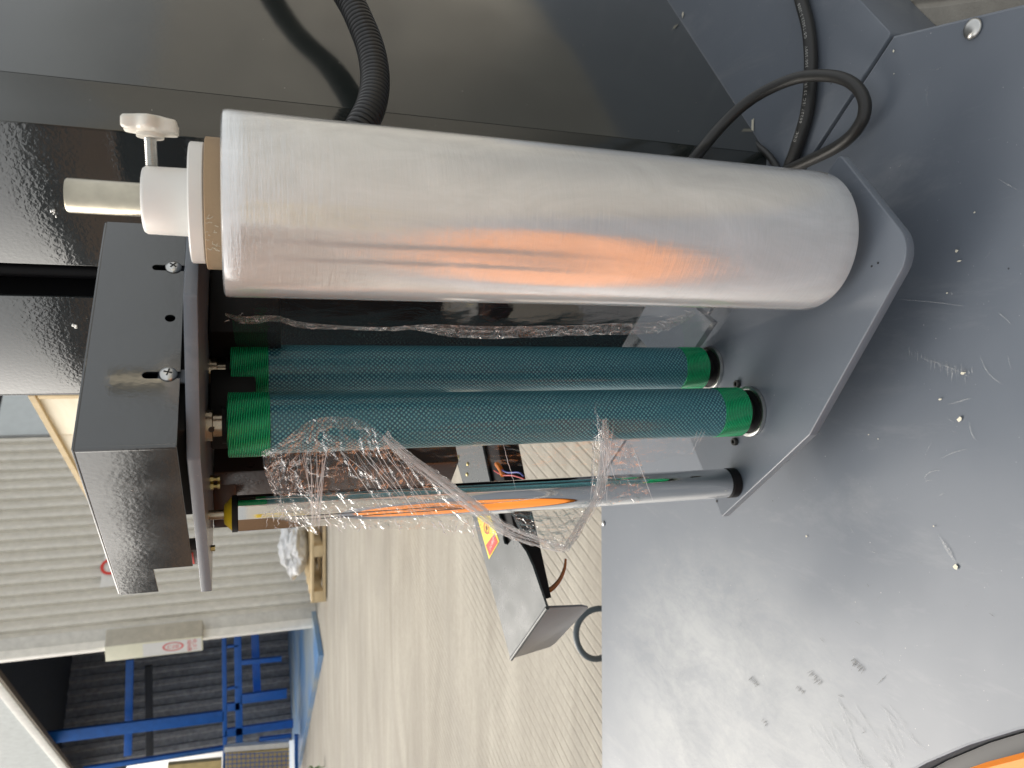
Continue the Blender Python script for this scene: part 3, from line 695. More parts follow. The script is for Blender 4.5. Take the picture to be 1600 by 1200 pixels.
# warning sticker
st = [(746, 805), (764, 812), (780, 846), (764, 872), (756, 850)]
stq = [(745, 806), (766, 806), (780, 846), (764, 874)]
def on_g(x, y, h): return pp(x, y, g0 + gn * h, gn)
bm = bmesh.new(); bm.faces.new([bm.verts.new(on_g(x, y, .0004)) for x, y in stq]); stk = obj('warning_sticker', bm, M_YEL, gd, smooth=False)
bm = bmesh.new(); bm.faces.new([bm.verts.new(on_g(x, y, .0007)) for x, y in ((759, 852), (772, 834), (778, 847), (765, 869))]); obj('red_field', bm, M_RED, stk, smooth=False)
cc = on_g(760, 825, .0007); bm = bmesh.new()
ux = (on_g(769, 812, 0) - on_g(752, 838, 0)).normalized(); uy = gn.cross(ux)
ring = []
for k in range(28):
    an = 2 * pi * k / 28; ring.append((cc + (ux * cos(an) + uy * sin(an)) * .0082, cc + (ux * cos(an) + uy * sin(an)) * .0064))
vv = [(bm.verts.new(p), bm.verts.new(q)) for p, q in ring]
for k in range(28): bm.faces.new((vv[k][0], vv[(k + 1) % 28][0], vv[(k + 1) % 28][1], vv[k][1]))
a1, b1 = cc + (ux + uy) * .0045, cc - (ux + uy) * .0045; w_ = (ux - uy).normalized() * .0007
bm.faces.new([bm.verts.new(p) for p in (a1 + w_, a1 - w_, b1 - w_, b1 + w_)]); obj('prohibition_ring', bm, M_RED, stk, smooth=False)
bm = bmesh.new(); bm.faces.new([bm.verts.new(cc + ux * q[0] + uy * q[1]- gn * .0001) for q in circ(.0, 0, .003, 10)]); obj('hand_symbol', bm, M_PRB, stk, smooth=False)
me = text_mesh('小心伸手', .0058); tx = (on_g(773, 838, 0) - on_g(763, 861, 0)).normalized(); ty = gn.cross(tx); tc_ = on_g(768.5, 850.5, .001)
for v in me.vertices: v.co = tc_ + tx * v.co.x + ty * v.co.y
me.materials.append(M_PRW); oo = bpy.data.objects.new('lettering', me); COL.objects.link(oo); oo.parent = stk; me.transform(Matrix.Translation(-parent_loc(stk)))

# ================================================================ LOOSE FILM
film = thing('torn_film', 'torn crumpled clear stretch film draped over rollers and guide tube', 'plastic film', (R2[0], R2[1] - .03, -.45))
def hsh(i, j, k=0):
    return (math.sin(i * 12.9898 + j * 78.233 + k * 37.719) * 43758.5453) % 1.0
def vnoise(x, y, k=0):
    xi, yi = math.floor(x), math.floor(y); fx, fy = x - xi, y - yi; fx = fx * fx * (3 - 2 * fx); fy = fy * fy * (3 - 2 * fy)
    a_, b2, c2, d2 = hsh(xi, yi, k), hsh(xi + 1, yi, k), hsh(xi, yi + 1, k), hsh(xi + 1, yi + 1, k)
    return (a_ * (1 - fx) + b2 * fx) * (1 - fy) + (c2 * (1 - fx) + d2 * fx) * fy
def crumple(u, v, k, f1, f2):
    r = 0; amp = 1
    for o_ in range(4):
        r += amp * (abs(vnoise(u * f1, v * f2, k + o_) - .5) * 2); f1 *= 1.9; f2 *= 1.9; amp *= .55
    return r
def film_sheet(name, rows, nu, nv, amp, k, f1, f2, mat, ragged=0):
    """rows: list of poly-lines of 3D points (top to bottom); a crumpled sheet is spun between them"""
    bm = bmesh.new(); rr = [cr(r, 12) for r in rows]
    def samp(line, t): x = t * (len(line) - 1); i = min(int(x), len(line) - 2); return line[i].lerp(line[i + 1], x - i)
    grid = []
    cols = []
    for i in range(nu + 1):
        u = i / nu; col = cr([samp(r, u) for r in rr], 12); ends = 1 + ragged * (vnoise(u * 9, 3, k) - .5)
        cols.append([samp(col, min(1, j / nv * (ends if ends < 1 else 1))) for j in range(nv + 1)])
    for i in range(nu + 1):
        row = []
        for j in range(nv + 1):
            u, v = i / nu, j / nv; p = cols[i][j]
            n_ = Vector((-.25, -1, .05)).normalized(); h = crumple(u, v, k, f1, f2) - .9; h2 = crumple(u + 5, v, k + 9, f1, f2) - .9
            edge = min(1, 6 * min(v, 1)) if True else 1
            row.append(bm.verts.new(p + n_ * h * amp * edge + Vector((h2, 0, h)) * amp * .45 * edge))
        grid.append(row)
    for i in range(nu):
        for j in range(nv): bm.faces.new((grid[i][j], grid[i + 1][j], grid[i + 1][j + 1], grid[i][j + 1]))
    return obj(name, bm, mat, film, angle=28)
# flat web between the roll and the first roller
tr = Vector((RX - RRr * .97, RY + .012, 0)); r1t = Vector((R1[0] - .012, R1[1] - .023, 0)); r1r = Vector((R1[0] + .018, R1[1] - .016, 0))
ra = [Vector((tr.x, tr.y, .012 - .496 * k / 5)) for k in range(6)]; rb = [Vector((r1r.x, r1r.y, .008 - .475 * k / 5)) for k in range(6)]
rm = [(p + q) / 2 + Vector((.0, .003, 0)) for p, q in zip(ra, rb)]
film_sheet('film_web', [ra, rm, rb], 120, 20, .0012, 3, 14, 3, M_WEB)
# crumpled streak running down the web
stx = [(352, 492), (380, 500), (430, 498), (470, 508), (540, 512), (600, 514), (650, 512), (690, 516), (760, 520), (840, 518), (900, 516), (960, 514), (1020, 512), (1060, 500), (1085, 488)]
stw = [3, 6, 5, 5, 3, 3, 4, 9, 10, 9, 8, 9, 9, 6, 3]
st_t = [pY(x, y - w, .655) for (x, y), w in zip(stx, stw)]; st_b = [pY(x + 3, y + w, .662) for (x, y), w in zip(stx, stw)]
film_sheet('crumpled_streak', [st_t, [(p + q) / 2 for p, q in zip(st_t, st_b)], st_b], 260, 10, .0016, 11, 42, 3, M_BUNCH)
# skirt over the second roller down to the guide tube
sA = [pY(x, y, Y) for x, y, Y in ((408, 706, .655), (440, 690, .648), (490, 655, .645), (560, 655, .645), (610, 690, .648), (640, 715, .655))]
sB = [pY(x, y, Y) for x, y, Y in ((425, 770, .665), (450, 765, .665), (500, 765, .665), (580, 765, .665), (660, 770, .665), (730, 780, .665))]
sC = [pY(x, y, Y) for x, y, Y in ((455, 825, .665), (490, 832, .663), (540, 826, .663), (600, 826, .662), (700, 832, .66), (800, 842, .655))]
film_sheet('film_sheet', [sA, sB, sC], 170, 90, .0040, 21, 13, 6, M_FILM, .12)
# fan on the right of the rope and the hanging pouch
fA = [pY(x, y, Y) for x, y, Y in ((930, 625, .645), (935, 650, .645), (960, 680, .65), (985, 690, .655))]
fB = [pY(x, y, Y) for x, y, Y in ((925, 700, .66), (940, 720, .66), (975, 730, .66), (1005, 730, .66))]
fC = [pY(x, y, Y) for x, y, Y in ((922, 770, .66), (945, 792, .66), (985, 785, .66), (1018, 778, .66))]
film_sheet('film_fan', [fA, fB, fC], 70, 70, .0030, 31, 5, 7, M_FILM, .1)
hA = [pY(x, y, Y) for x, y, Y in ((790, 795, .655), (840, 800, .655), (890, 795, .655), (930, 770, .66))]
hB = [pY(x, y, Y) for x, y, Y in ((815, 828, .645), (845, 832, .64), (895, 825, .64), (920, 800, .65))]
hC = [pY(x, y, Y) for x, y, Y in ((840, 848, .635), (868, 856, .63), (886, 859, .63), (905, 835, .64))]
film_sheet('film_pouch', [hA, hB, hC], 80, 60, .0045, 41, 6, 5, M_FILM, .05)
# clear film lying on the face of the second roller and between roller and tube
wA = [pY(x, y, .645) for x, y in ((640, 700), (760, 690), (900, 690), (1040, 682), (1110, 680))]
wB = [pY(x, y, .66) for x, y in ((720, 735), (800, 730), (900, 728), (1010, 722), (1080, 712))]
film_sheet('film_remnant', [wA, [(p + q) / 2 for p, q in zip(wA, wB)], wB], 110, 30, .0022, 51, 14, 3, M_WEB, .3)
# bunched ropes
def rope(name, pts, rad, mat, k, nstr=22, spread=1.0):
    c = cr(pts, 14); n = len(c)
    bm = bmesh.new(); seg = 20; rings = []
    for i, p in enumerate(c):
        t = (c[min(i + 1, n - 1)] - c[max(i - 1, 0)]).normalized(); up = (Vector((0, -1, 0)) - t * -t.y).normalized(); s_ = t.cross(up)
        r = rad(i / (n - 1)); ring = []
        for q in range(seg):
            an = 2 * pi * q / seg; rr2 = r * (.55 + .75 * crumple(q / seg, i / n, k, 5, 14) * .6)
            ring.append(bm.verts.new(p + (up * cos(an) * .6 + s_ * sin(an)) * rr2))
        rings.append(ring)
    for i in range(n - 1):
        for q in range(seg): bm.faces.new((rings[i][q], rings[i][(q + 1) % seg], rings[i + 1][(q + 1) % seg], rings[i + 1][q]))
    body = obj(name, bm, mat, film, angle=25)
    bm = bmesh.new()
    for j in range(nstr):
        an0 = random.uniform(0, 2 * pi); tw = random.uniform(-2, 2); ro = random.uniform(.3, 1.05) * spread; line = []
        i0 = random.randint(0, n // 3); i1 = random.randint(2 * n // 3, n - 1)
        for i in range(i0, i1, 1):
            p = c[i]; t = (c[min(i + 1, n - 1)] - c[max(i - 1, 0)]).normalized(); up = (Vector((0, -1, 0)) + t * t.y).normalized(); s_ = t.cross(up)
            an = an0 + tw * i / n; r = rad(i / (n - 1)) * ro * (.9 + .25 * vnoise(i * .5, j, 5))
            line.append(p + up * cos(an) * r * .7 + s_ * sin(an) * r)
        if len(line) > 3: tube(bm, line, random.uniform(.00007, .00026), 5)
    s = obj('film_creases', bm, M_CREASE, film); s['kind'] = 'stuff'
    return body
rope('bunched_rope', [pY(x, y, Y) for x, y, Y in ((600, 680, .645), (640, 715, .648), (690, 752, .652), (740, 790, .652), (790, 826, .648), (840, 846, .64), (884, 858, .63))], lambda t: .0075 * (.55 + .9 * t - .95 * t * t), M_BUNCH, 61, 46, 1.1)
rope('bunched_rope', [pY(x, y, Y) for x, y, Y in ((944, 655, .64), (946, 690, .645), (943, 730, .652), (936, 770, .652), (920, 800, .648), (900, 832, .638), (884, 858, .63))], lambda t: .0040 * (.6 + .9 * t - .9 * t * t) + .0018 * abs(sin(t * 5)), M_BUNCH, 71, 26, 1.1)
# taut creases fanning over the sheet
bm = bmesh.new()
def crease(p, q, r, wob_=.0012, n=14):
    pts = []
    for i in range(n + 1):
        t = i / n; pts.append(p.lerp(q, t) + Vector((random.uniform(-1, 1), -.5, random.uniform(-1, 1))) * wob_ * sin(pi * t) * .35)
    tube(bm, pts, lambda t: r * (.25 + 1.0 * sin(pi * min(1, max(0, t)))), 5)
for k in range(14):
    x = 470 + k * 3.2 + random.uniform(-4, 4); crease(pY(x + random.uniform(-18, 30), 690 + random.uniform(-8, 25), .646), pY(488 + random.uniform(-6, 14), 826 + random.uniform(-4, 4), .657), random.uniform(.00012, .0004))
for k in range(15):
    x = 520 + k * 7; crease(pY(x, 690 + random.uniform(-15, 12), .645), pY(x + 80 + random.uniform(-15, 20), 795 + random.uniform(-15, 25), .655), random.uniform(.0001, .0003))
for k in range(30):
    x = random.uniform(425, 800); y = 822 + random.uniform(-10, 12) + (x - 450) * .03; l = random.uniform(6, 26)
    crease(pY(x, y, .655), pY(x + random.uniform(-14, 14), y - l, .655), random.uniform(.00015, .0006), .004, 8)
for k in range(16):
    x = random.uniform(410, 470); y = random.uniform(700, 800); crease(pY(x, y, .65), pY(x + random.uniform(-14, 14), y + random.uniform(8, 34), .652), random.uniform(.00015, .0006), .006, 8)
for k in range(9):
    x = random.uniform(925, 960); crease(pY(x, random.uniform(640, 690), .642), pY(942 + random.uniform(-14, 30), random.uniform(720, 790), .65), random.uniform(.00012, .0004), .002)
for (p, q) in (((985, 690), (1020, 782)), ((980, 688), (960, 740)), ((930, 700), (922, 790)), ((1098, 668), (1081, 708)), ((1090, 672), (1084, 690)), ((1102, 672), (1092, 692)), ((785, 690), (806, 765))):
    crease(pY(*p, .648), pY(*q, .655), .00025, .0015)
for k in range(60):          # white nicks along the streak on the web
    i = random.randint(0, len(stx) - 1); x, y = stx[i]; x += random.uniform(-25, 25); y += random.uniform(-stw[i], stw[i])
    crease(pY(x, y, .652), pY(x + random.uniform(-16, 16), y + random.uniform(-5, 7), .654), random.uniform(.0001, .0004), .003, 6)
s = obj('film_creases', bm, M_CREASE, film); s['kind'] = 'stuff'

# ================================================================ SCRATCHES AND SCUFFS on the deck paint
m, nt, b = new_mat('scratched_paint'); b.inputs['Base Color'].default_value = (.50, .51, .51, 1); b.inputs['Roughness'].default_value = .6
nt.links.new(ramp(nt, noise(nt, coords(nt), 420, 4, .7), [(.38, .0), (.62, .5)]), b.inputs['Alpha']); M_SCR = m
m, nt, b = new_mat('dark_scuff'); b.inputs['Base Color'].default_value = (.10, .10, .09, 1); b.inputs['Roughness'].default_value = .6
nt.links.new(ramp(nt, noise(nt, coords(nt), 500, 4, .7), [(.38, .0), (.62, .8)]), b.inputs['Alpha']); M_DSC = m
def scratch(bm, x0, y0, x1, y1, w, bow=0, n=10, z=ZB + .0002):
    p, q = pz(x0, y0, z), pz(x1, y1, z); d_ = q - p; s_ = EZ.cross(d_).normalized(); L_ = d_.length; prev = None
    for i in range(n + 1):
        t = i / n; c = p + d_ * t + s_ * bow * L_ * 4 * t * (1 - t); hw_ = w * .5 * (.25 + sin(pi * t)) * random.uniform(.6, 1.1)
        cur = (bm.verts.new(c + s_ * hw_), bm.verts.new(c - s_ * hw_))
        if prev: bm.faces.new((prev[0], prev[1], cur[1], cur[0]))
        prev = cur
bm = bmesh.new()
for (a_, b2, c2, d2, w, bw) in ((1405, 468, 1504, 478, .0011, .01), (1559, 488, 1580, 507, .0009, .03), (1532, 556, 1566, 600, .0011, -.12), (1466, 836, 1493, 880, .0035, .02), (1515, 660, 1527, 690, .0010, -.12), (1443, 748, 1468, 735, .0012, .12), (1470, 717, 1512, 702, .0009, .05), (1445, 752, 1456, 750, .0008, 0), (1326, 822, 1339, 838, .0005, 0), (1465, 776, 1476, 770, .0009, 0), (1482, 632, 1517, 622, .0014, .0), (1452, 108, 1475, 101, .0005, -.15), (1452, 130, 1450, 165, .0005, -.1), (1360, 861, 1372, 866, .0008, 0), (1178, 940, 1186, 935, .0012, 0), (1154, 981, 1160, 970, .0006, 0), (1240, 20, 1214, 110, .0004, .08), (1145, 30, 1148, 110, .0004, -.1), (1130, 40, 1135, 20, .0004, 0), (1403, 263, 1410, 254, .001, 0), (1560, 280, 1590, 297, .0009, 0)):
    scratch(bm, a_, b2, c2, d2, w, bw)
for k in range(34):      # hatched scuff
    x = 1420 + k * 3.0 + random.uniform(-1.5, 1.5); y = 546 + k * .95; l = random.uniform(8, 26) * (1.2 if 10 < k < 30 else .6); scratch(bm, x, y + random.uniform(-5, 5), x + random.uniform(-1, 1), y + l, random.uniform(.0003, .0010), 0, 5)
scratch(bm, 1440, 560, 1520, 592, .0006, .03)
for k in range(120):
    x, y = random.uniform(1000, 1600), random.uniform(20, 1190); an = random.choice((.5, .9, 1.3, 2.2)) + random.uniform(-.3, .3); l = random.uniform(3, 16) * random.choice((1, 1, 2))
    p_ = pz(x, y, ZB); 
    if p_.y > 1.15 or (y > 1120 and x > 1380) or (y < 60 and x > 1330) or (x < 1200 and y < 260): continue
    scratch(bm, x, y, x + cos(an) * l, y + sin(an) * l, random.uniform(.0002, .00045), random.uniform(-.08, .08), 5)
s_ = obj('paint_scratches', bm, M_SCR, base, smooth=False); s_['kind'] = 'stuff'
bm = bmesh.new()
for (cx, cy, an, n_, L_, wd) in ((1182, 1062, 2.45, 9, 12, 16), (1197, 1126, 2.4, 6, 8, 10), (1344, 1036, 2.3, 14, 14, 22), (1278, 1056, 2.4, 12, 14, 24), (1252, 1075, 2.2, 6, 8, 12)):
    for k in range(n_):
        t = (k / (n_ - 1) - .5) * wd; x = cx + cos(an + pi / 2) * t * -1; y = cy + sin(an + pi / 2) * t * -1
        scratch(bm, x, y, x + cos(an) * L_ * random.uniform(.5, 1.1), y + sin(an) * L_ * random.uniform(.5, 1.1), random.uniform(.0005, .0012), 0, 4)
for (x0, y0, x1, y1) in ((1280, 996, 1288, 1004), (1336, 970, 1344, 976), (1355, 912, 1358, 918), (1370, 1070, 1386, 1054), (1308, 1085, 1318, 1090), (1348, 1136, 1352, 1143), (1352, 1143, 1346, 1146), (1546, 958, 1554, 964)):
    scratch(bm, x0, y0, x1, y1, .0009, 0, 4)
s_ = obj('dark_scuffs', bm, M_DSC, base, smooth=False); s_['kind'] = 'stuff'
bm = bmesh.new()
for k in range(26):      # wiped arcs of dust left of the turntable
    x = random.uniform(1250, 1400); y = random.uniform(1080, 1190); scratch(bm, x, y, x + random.uniform(20, 50), y + random.uniform(30, 70), random.uniform(.002, .006), random.uniform(-.05, .05), 8)
m, nt, b = new_mat('dust_smear'); b.inputs['Base Color'].default_value = (.50, .51, .51, 1); b.inputs['Roughness'].default_value = .7
nt.links.new(ramp(nt, noise(nt, coords(nt), 60, 5, .7), [(.35, .0), (.7, .22)]), b.inputs['Alpha'])
s_ = obj('dust_smears', bm, m, base, smooth=False); s_['kind'] = 'stuff'

# ================================================================ CRUMBS ON THE DECK
chips = [(1067, 23, 3.6, 6), (1117, 121, 2.2, 2.5), (1090, 84, 1.5, 2.4), (1176, 196, 4, 17), (1038 + 30, 48, 1, 1.3), (1146, 160, 1, 1.4), (1396, 80, 1.2, 2), (1397, 115, .8, .8), (1500, 655, 3.5, 3.5), (1493, 886, 4, 4), (1260, 838, 1.6, 1.8), (1459, 822, 1.2, 1.2), (1495, 392, 2.2, 3), (1499, 408, 2.6, 1.3), (1523, 332, 1.2, 1.2), (1469, 624, 3, 1.6), (1505, 583, 3.6, 2.6), (1480, 458, 1.4, 1.4), (1357, 679, .9, .9), (1372, 686, .9, .9)]
LABS = ['cream diamond flake on the deck at the top edge right of the panel', 'small cream crumb at the foot of the side panel midway along it', 'tiny cream crumb at the foot of the side panel beside the diamond flake', 'long cream foam sliver at the foot of the side panel', 'pinhead crumb just below the cream diamond flake', 'pinhead crumb between the panel foot and the looped cable', 'small crumb beside the black seam of the deck below its corner', 'pinhead crumb a little farther from the black deck seam', 'bright cream crumb on bare deck right of the angled plate corner', 'dirty grey and cream crumb at the end of a pale scuff', 'lone pale grain on the deck below the guide roller foot', 'small grain just above the pale scuff with the dirty crumb', 'upper cream speck of the pair beyond the rounded plate corner', 'lower flat cream speck of the pair beyond the rounded plate corner', 'small cream speck far out on the deck above the close pair', 'flat cream fleck above the bright crumb on bare deck', 'cream crumb at the end of the hatched white scuff', 'small crumb at the end of the long thin scratch', 'pinhead grain just off the angled plate edge', 'pinhead grain second from the angled plate edge']
for i, (x, y, w, h) in enumerate(chips):
    p = pz(x, y, ZB + .0003); sc = .78 / F
    bm = bmesh.new(); q = []
    for k in range(7):
        an = 2 * pi * k / 7; q.append(p + Vector((cos(an) * h * sc * random.uniform(.4, 1.25), sin(an) * w * sc * 1.3 * random.uniform(.4, 1.25), 0)))
    prism(bm, q, EZ * .0004)
    o = obj('foam_crumb', bm, M_CHIP, smooth=False); tag(o, LABS[i], 'crumb', 'cream crumbs scattered on the deck')

# ================================================================ WORKSHOP BEHIND
CW = Vector((-2.42, 8.15, 0)); ZW = 3.6
shop = thing('workshop', 'workshop clad in pale ribbed metal with an open dark bay', 'building', (CW.x, CW.y, ZG))
def ribbed(name, p, d_, length, z0, z1, pitch, depth, nrm, mat, parent, thick=.0):
    bm = bmesh.new(); prof = []; s = 0
    while s < length - pitch * .99:
        prof += [(s, 0), (s + pitch * .50, 0), (s + pitch * .57, depth), (s + pitch * .90, depth)]; s += pitch
    prof.append((min(s, length), 0))
    va = [bm.verts.new(p + d_ * a_ + nrm * h + EZ * z0) for a_, h in prof]; vb = [bm.verts.new(p + d_ * a_ + nrm * h + EZ * z1) for a_, h in prof]
    for i in range(len(prof) - 1): bm.faces.new((va[i], va[i + 1], vb[i + 1], vb[i]))
    return obj(name, bm, mat, parent, smooth=False)
pitch = .118
W_L = 2.6
for k in range(3):
    ribbed('wall_panel', CW + E1 * (.12 + k * pitch * 8), E1, pitch * (8 if k < 2 else 3), ZG, ZW, pitch, .045, -E2, M_CORR, shop)
we = CW + E1 * (.12 + pitch * 19 + .01)
bm = bmesh.new(); box(bm, we + E1 * .75 + EZ * ((ZW + ZG) / 2) + E2 * .02, E1 * .75, E2 * .02, EZ * ((ZW - ZG) / 2)); obj('plain_panel', bm, simple('pale_blue_grey_panel', (.60, .66, .69), .5, var=.04), shop)
bm = bmesh.new(); box(bm, we + EZ * ((ZW + ZG) / 2) - E2 * .03, E1 * .015, E2 * .02, EZ * ((ZW - ZG) / 2)); obj('edge_strip', bm, simple('grey_strip', (.25, .26, .26), .5), shop)
# corner trim: flat grey strip and bright rounded edge
bm = bmesh.new(); box(bm, CW + E1 * .055 + EZ * ((ZW + ZG) / 2) - E2 * .03, E1 * .06, E2 * .02, EZ * ((ZW - ZG) / 2)); obj('corner_trim', bm, simple('grey_trim', (.66, .65, .61), .5), shop, bevel=.004)
bm = bmesh.new(); box(bm, CW - E1 * .045 + EZ * ((ZW + ZG) / 2) - E2 * .02, E1 * .038, E2 * .05, EZ * ((ZW - ZG) / 2)); obj('door_post', bm, M_TRIM, shop, bevel=.012, seg=3)
# eave beam above the open side
EB = 2.25
b0 = CW - E1 * .05; 
bm = bmesh.new(); box(bm, b0 + E2 * 6 + EZ * (EB + .05), E2 * 6, E1 * .04, EZ * .05); obj('eave_beam', bm, M_TRIM, shop, bevel=.01)
bm = bmesh.new(); box(bm, b0 + E2 * 6 + EZ * (EB - .012) - E1 * .0, E2 * 6, E1 * .03, EZ * .010); obj('gutter_lip', bm, simple('brown_lip', (.16, .12, .08), .6), shop)
bm = bmesh.new(); box(bm, b0 + E2 * 6 + EZ * (EB + .85) + E1 * .03, E2 * 6, E1 * .02, EZ * .74); obj('fascia', bm, simple('pale_fascia', (.46, .50, .50), .5), shop)
# inside: back wall, end wall, ceiling
BW = CW + E1 * 4.2
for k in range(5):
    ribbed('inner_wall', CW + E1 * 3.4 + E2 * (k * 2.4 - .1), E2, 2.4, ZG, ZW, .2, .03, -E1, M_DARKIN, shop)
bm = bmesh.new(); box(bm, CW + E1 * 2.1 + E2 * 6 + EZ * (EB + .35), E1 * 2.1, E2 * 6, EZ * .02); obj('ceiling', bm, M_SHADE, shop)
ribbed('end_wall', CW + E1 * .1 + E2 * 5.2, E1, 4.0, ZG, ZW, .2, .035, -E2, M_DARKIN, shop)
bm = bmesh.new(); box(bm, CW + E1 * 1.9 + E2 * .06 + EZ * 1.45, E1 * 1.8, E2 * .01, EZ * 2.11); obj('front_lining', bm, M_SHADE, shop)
# painted slab of the bay
q = [pz(506, 1024, ZG), pz(490, 942, ZG), pz(489, 900, ZG)]
slab = [q[0], pz(470, 1200, ZG), pz(470, 1200, ZG) + E2 * 3, CW + E1 * 3.3 + E2 * 9, CW + E1 * 3.3 + E2 * .1, CW + E1 * .1 + E2 * .1, q[1] + Vector((.1, .05, 0))]
bm = bmesh.new(); prism(bm, [Vector((p.x, p.y, ZG + .002)) for p in slab], EZ * .045); o = obj('bay_floor', bm, M_FLOOR); tag(o, kind='structure', label='worn blue painted slab of the open bay')

# storage rack in the bay: bars on two upright frames
YR = 10.6
rack = thing('storage_rack', 'tall blue steel storage rack standing inside the dark open bay', 'rack', pY(455, 1100, YR) * 1.0)
def bar(x0, y0, x1, y1, w, Y0=YR, Y1=YR, name='rack_beam', mat=M_BLUE, par=None):
    p, q_ = pY(x0, y0, Y0), pY(x1, y1, Y1); d_ = (q_ - p); dn = d_.normalized(); s_ = Vector((0, 1, 0)); t_ = dn.cross(s_).normalized()
    bm = bmesh.new(); box(bm, (p + q_) / 2, d_ / 2, t_ * w / 2, s_ * .03); return obj(name, bm, mat, par or rack, bevel=.004)
bar(350, 985, 352, 1215, .055); bar(371, 985, 375, 1215, .09); bar(203, 1030, 200, 1180, .09, 10.9, 10.9); bar(463, 1148, 463, 1215, .05)
bar(30, 1158, 350, 1118, .14, name='rack_post'); bar(376, 1035, 440, 1029, .06, name='rack_post'); bar(376, 1092, 448, 1083, .12, name='rack_post'); bar(352, 1145, 458, 1130, .10, name='rack_post'); bar(130, 1202, 352, 1168, .05, name='rack_post')
bar(398, 988, 402, 1085, .10, 10.8, 10.8); bar(355, 1010, 372, 1008, .03, name='rack_post'); bar(355, 1076, 372, 1072, .03, name='rack_post'); bar(355, 1105, 375, 1102, .1, name='rack_post')
bar(232, 1040, 234, 1180, .09, 11.3, 11.3, mat=M_SHADE, name='rack_backrail')
bar(352, 1150, 350, 1215, .04, 10.4, 10.4); bar(405, 1155, 455, 1149, .04, 10.4, 10.4, name='rack_post')
# boxed yellow goods behind the mesh
gd2 = thing('mesh_crate', 'yellow panelled crate behind blue wire mesh low in the open bay', 'crate', pY(450, 1190, 10.3))
def slabp(x0, y0, x1, y1, mat, name, Y, par):
    ps = [pY(x0, y0, Y), pY(x1, y0 - 8, Y), pY(x1, y1 - 8, Y), pY(x0, y1, Y)]; bm = bmesh.new(); prism(bm, ps, Vector((0, .1, 0))); return obj(name, bm, mat, par)
slabp(352, 1178, 452, 1240, M_YGOODS, 'yellow_panel', 10.32, gd2); slabp(262, 1196, 346, 1240, M_YGOODS, 'yellow_panel', 10.32, gd2); slabp(350, 1168, 452, 1176, M_TRIM, 'white_top', 10.30, gd2)
bm = bmesh.new()
for k in range(14): p, q_ = pY(356 + k * 7, 1176, 10.28), pY(356 + k * 7, 1238, 10.28); box(bm, (p + q_) / 2, (q_ - p) / 2, Vector((0, .003, 0)), EZ * .004)
for k in range(8): p, q_ = pY(352, 1180 + k * 7, 10.27), pY(452, 1174 + k * 7, 10.27); box(bm, (p + q_) / 2, (q_ - p) / 2, Vector((.004, 0, 0)), Vector((0, .003, 0)))
w = obj('wire_mesh', bm, M_BLUE, gd2, smooth=False); w['kind'] = 'stuff'
for y in (1170, 1190): pass

# light box sign on the corner post
sg = CW - E1 * .03 - E2 * .10
def zat(x, p): # height on the plumb line through p seen at picture column x
    lo, hi = -3, 5
    for _ in range(40):
        m_ = (lo + hi) / 2; q_ = Vector((p.x, p.y, m_)); dd = q_.dot(VIEW); xx = 800 - q_.dot(UU) / dd * F
        if xx > x: lo = m_
        else: hi = m_
    return (lo + hi) / 2
sz1, sz0 = zat(166, sg), zat(317, sg)
sgn = thing('corner_sign', 'narrow cream light box sign with faded red print on the bay corner', 'sign', (sg.x, sg.y, sz0))
bm = bmesh.new(); box(bm, Vector((sg.x, sg.y, (sz0 + sz1) / 2)) + E1 * .0, E1 * .085, E2 * .065, EZ * (sz1 - sz0) / 2); obj('sign_case', bm, M_BEIGE, sgn, bevel=.01)
bm = bmesh.new(); 
fc = Vector((sg.x, sg.y, 0)) - E1 * .087
FX = Vector((-.92, .39, 0))            # the lit face stands out to the left of the case
fs = Vector((sg.x, sg.y, 0)) - E1 * .085 - E2 * .065
FW = .17; ff = FX.normalized(); fn_ = Vector((ff.y, -ff.x, 0)) * 1
if fn_.y > 0: fn_ = -fn_
prism(bm, [fs + EZ * sz0, fs + ff * FW + EZ * sz0, fs + ff * FW + EZ * sz1, fs + EZ * sz1], -fn_ * .05); fcx = obj('sign_face', bm, M_CREAM, sgn, bevel=.004)
hh = sz1 - sz0
bm = bmesh.new(); prism(bm, [fs + fn_ * .002 + ff * a_ + EZ * z for a_, z in ((.01, sz0 + .012), (FW - .01, sz0 + .012), (FW - .01, sz0 + hh * .62), (.01, sz0 + hh * .62))], fn_ * .001); obj('white_field', bm, M_PRW, sgn, smooth=False)
cx_ = fs + fn_ * .005 + ff * FW * .45 + EZ * (sz0 + hh * .31); bm = bmesh.new(); vv = []
for k in range(32): an = 2 * pi * k / 32; dd = ff * cos(an) * .052 + EZ * sin(an) * .095; vv.append((bm.verts.new(cx_ + dd), bm.verts.new(cx_ + dd * .78)))
for k in range(32): bm.faces.new((vv[k][0], vv[(k + 1) % 32][0], vv[(k + 1) % 32][1], vv[k][1]))
obj('oval_emblem', bm, M_PALERED, sgn, smooth=False)
me = text_mesh('CSB', .062); 
for v in me.vertices: v.co = cx_ + EZ * -v.co.x + ff * v.co.y * .9
me.materials.append(M_PALERED); oo = bpy.data.objects.new('emblem_lettering', me); COL.objects.link(oo); oo.parent = sgn; me.transform(Matrix.Translation(-parent_loc(sgn)))
for k, t in enumerate(('安全', '生产', '第一')):
    me = text_mesh(t, .052); o0 = fs + fn_ * .005 + ff * (FW * (.22 + .26 * k)) + EZ * (sz0 + hh * .11)
    for v in me.vertices: v.co = o0 + EZ * -v.co.x * .95 + ff * v.co.y
    me.materials.append(M_PALERED); oo = bpy.data.objects.new('sign_lettering', me); COL.objects.link(oo); oo.parent = sgn; me.transform(Matrix.Translation(-parent_loc(sgn)))

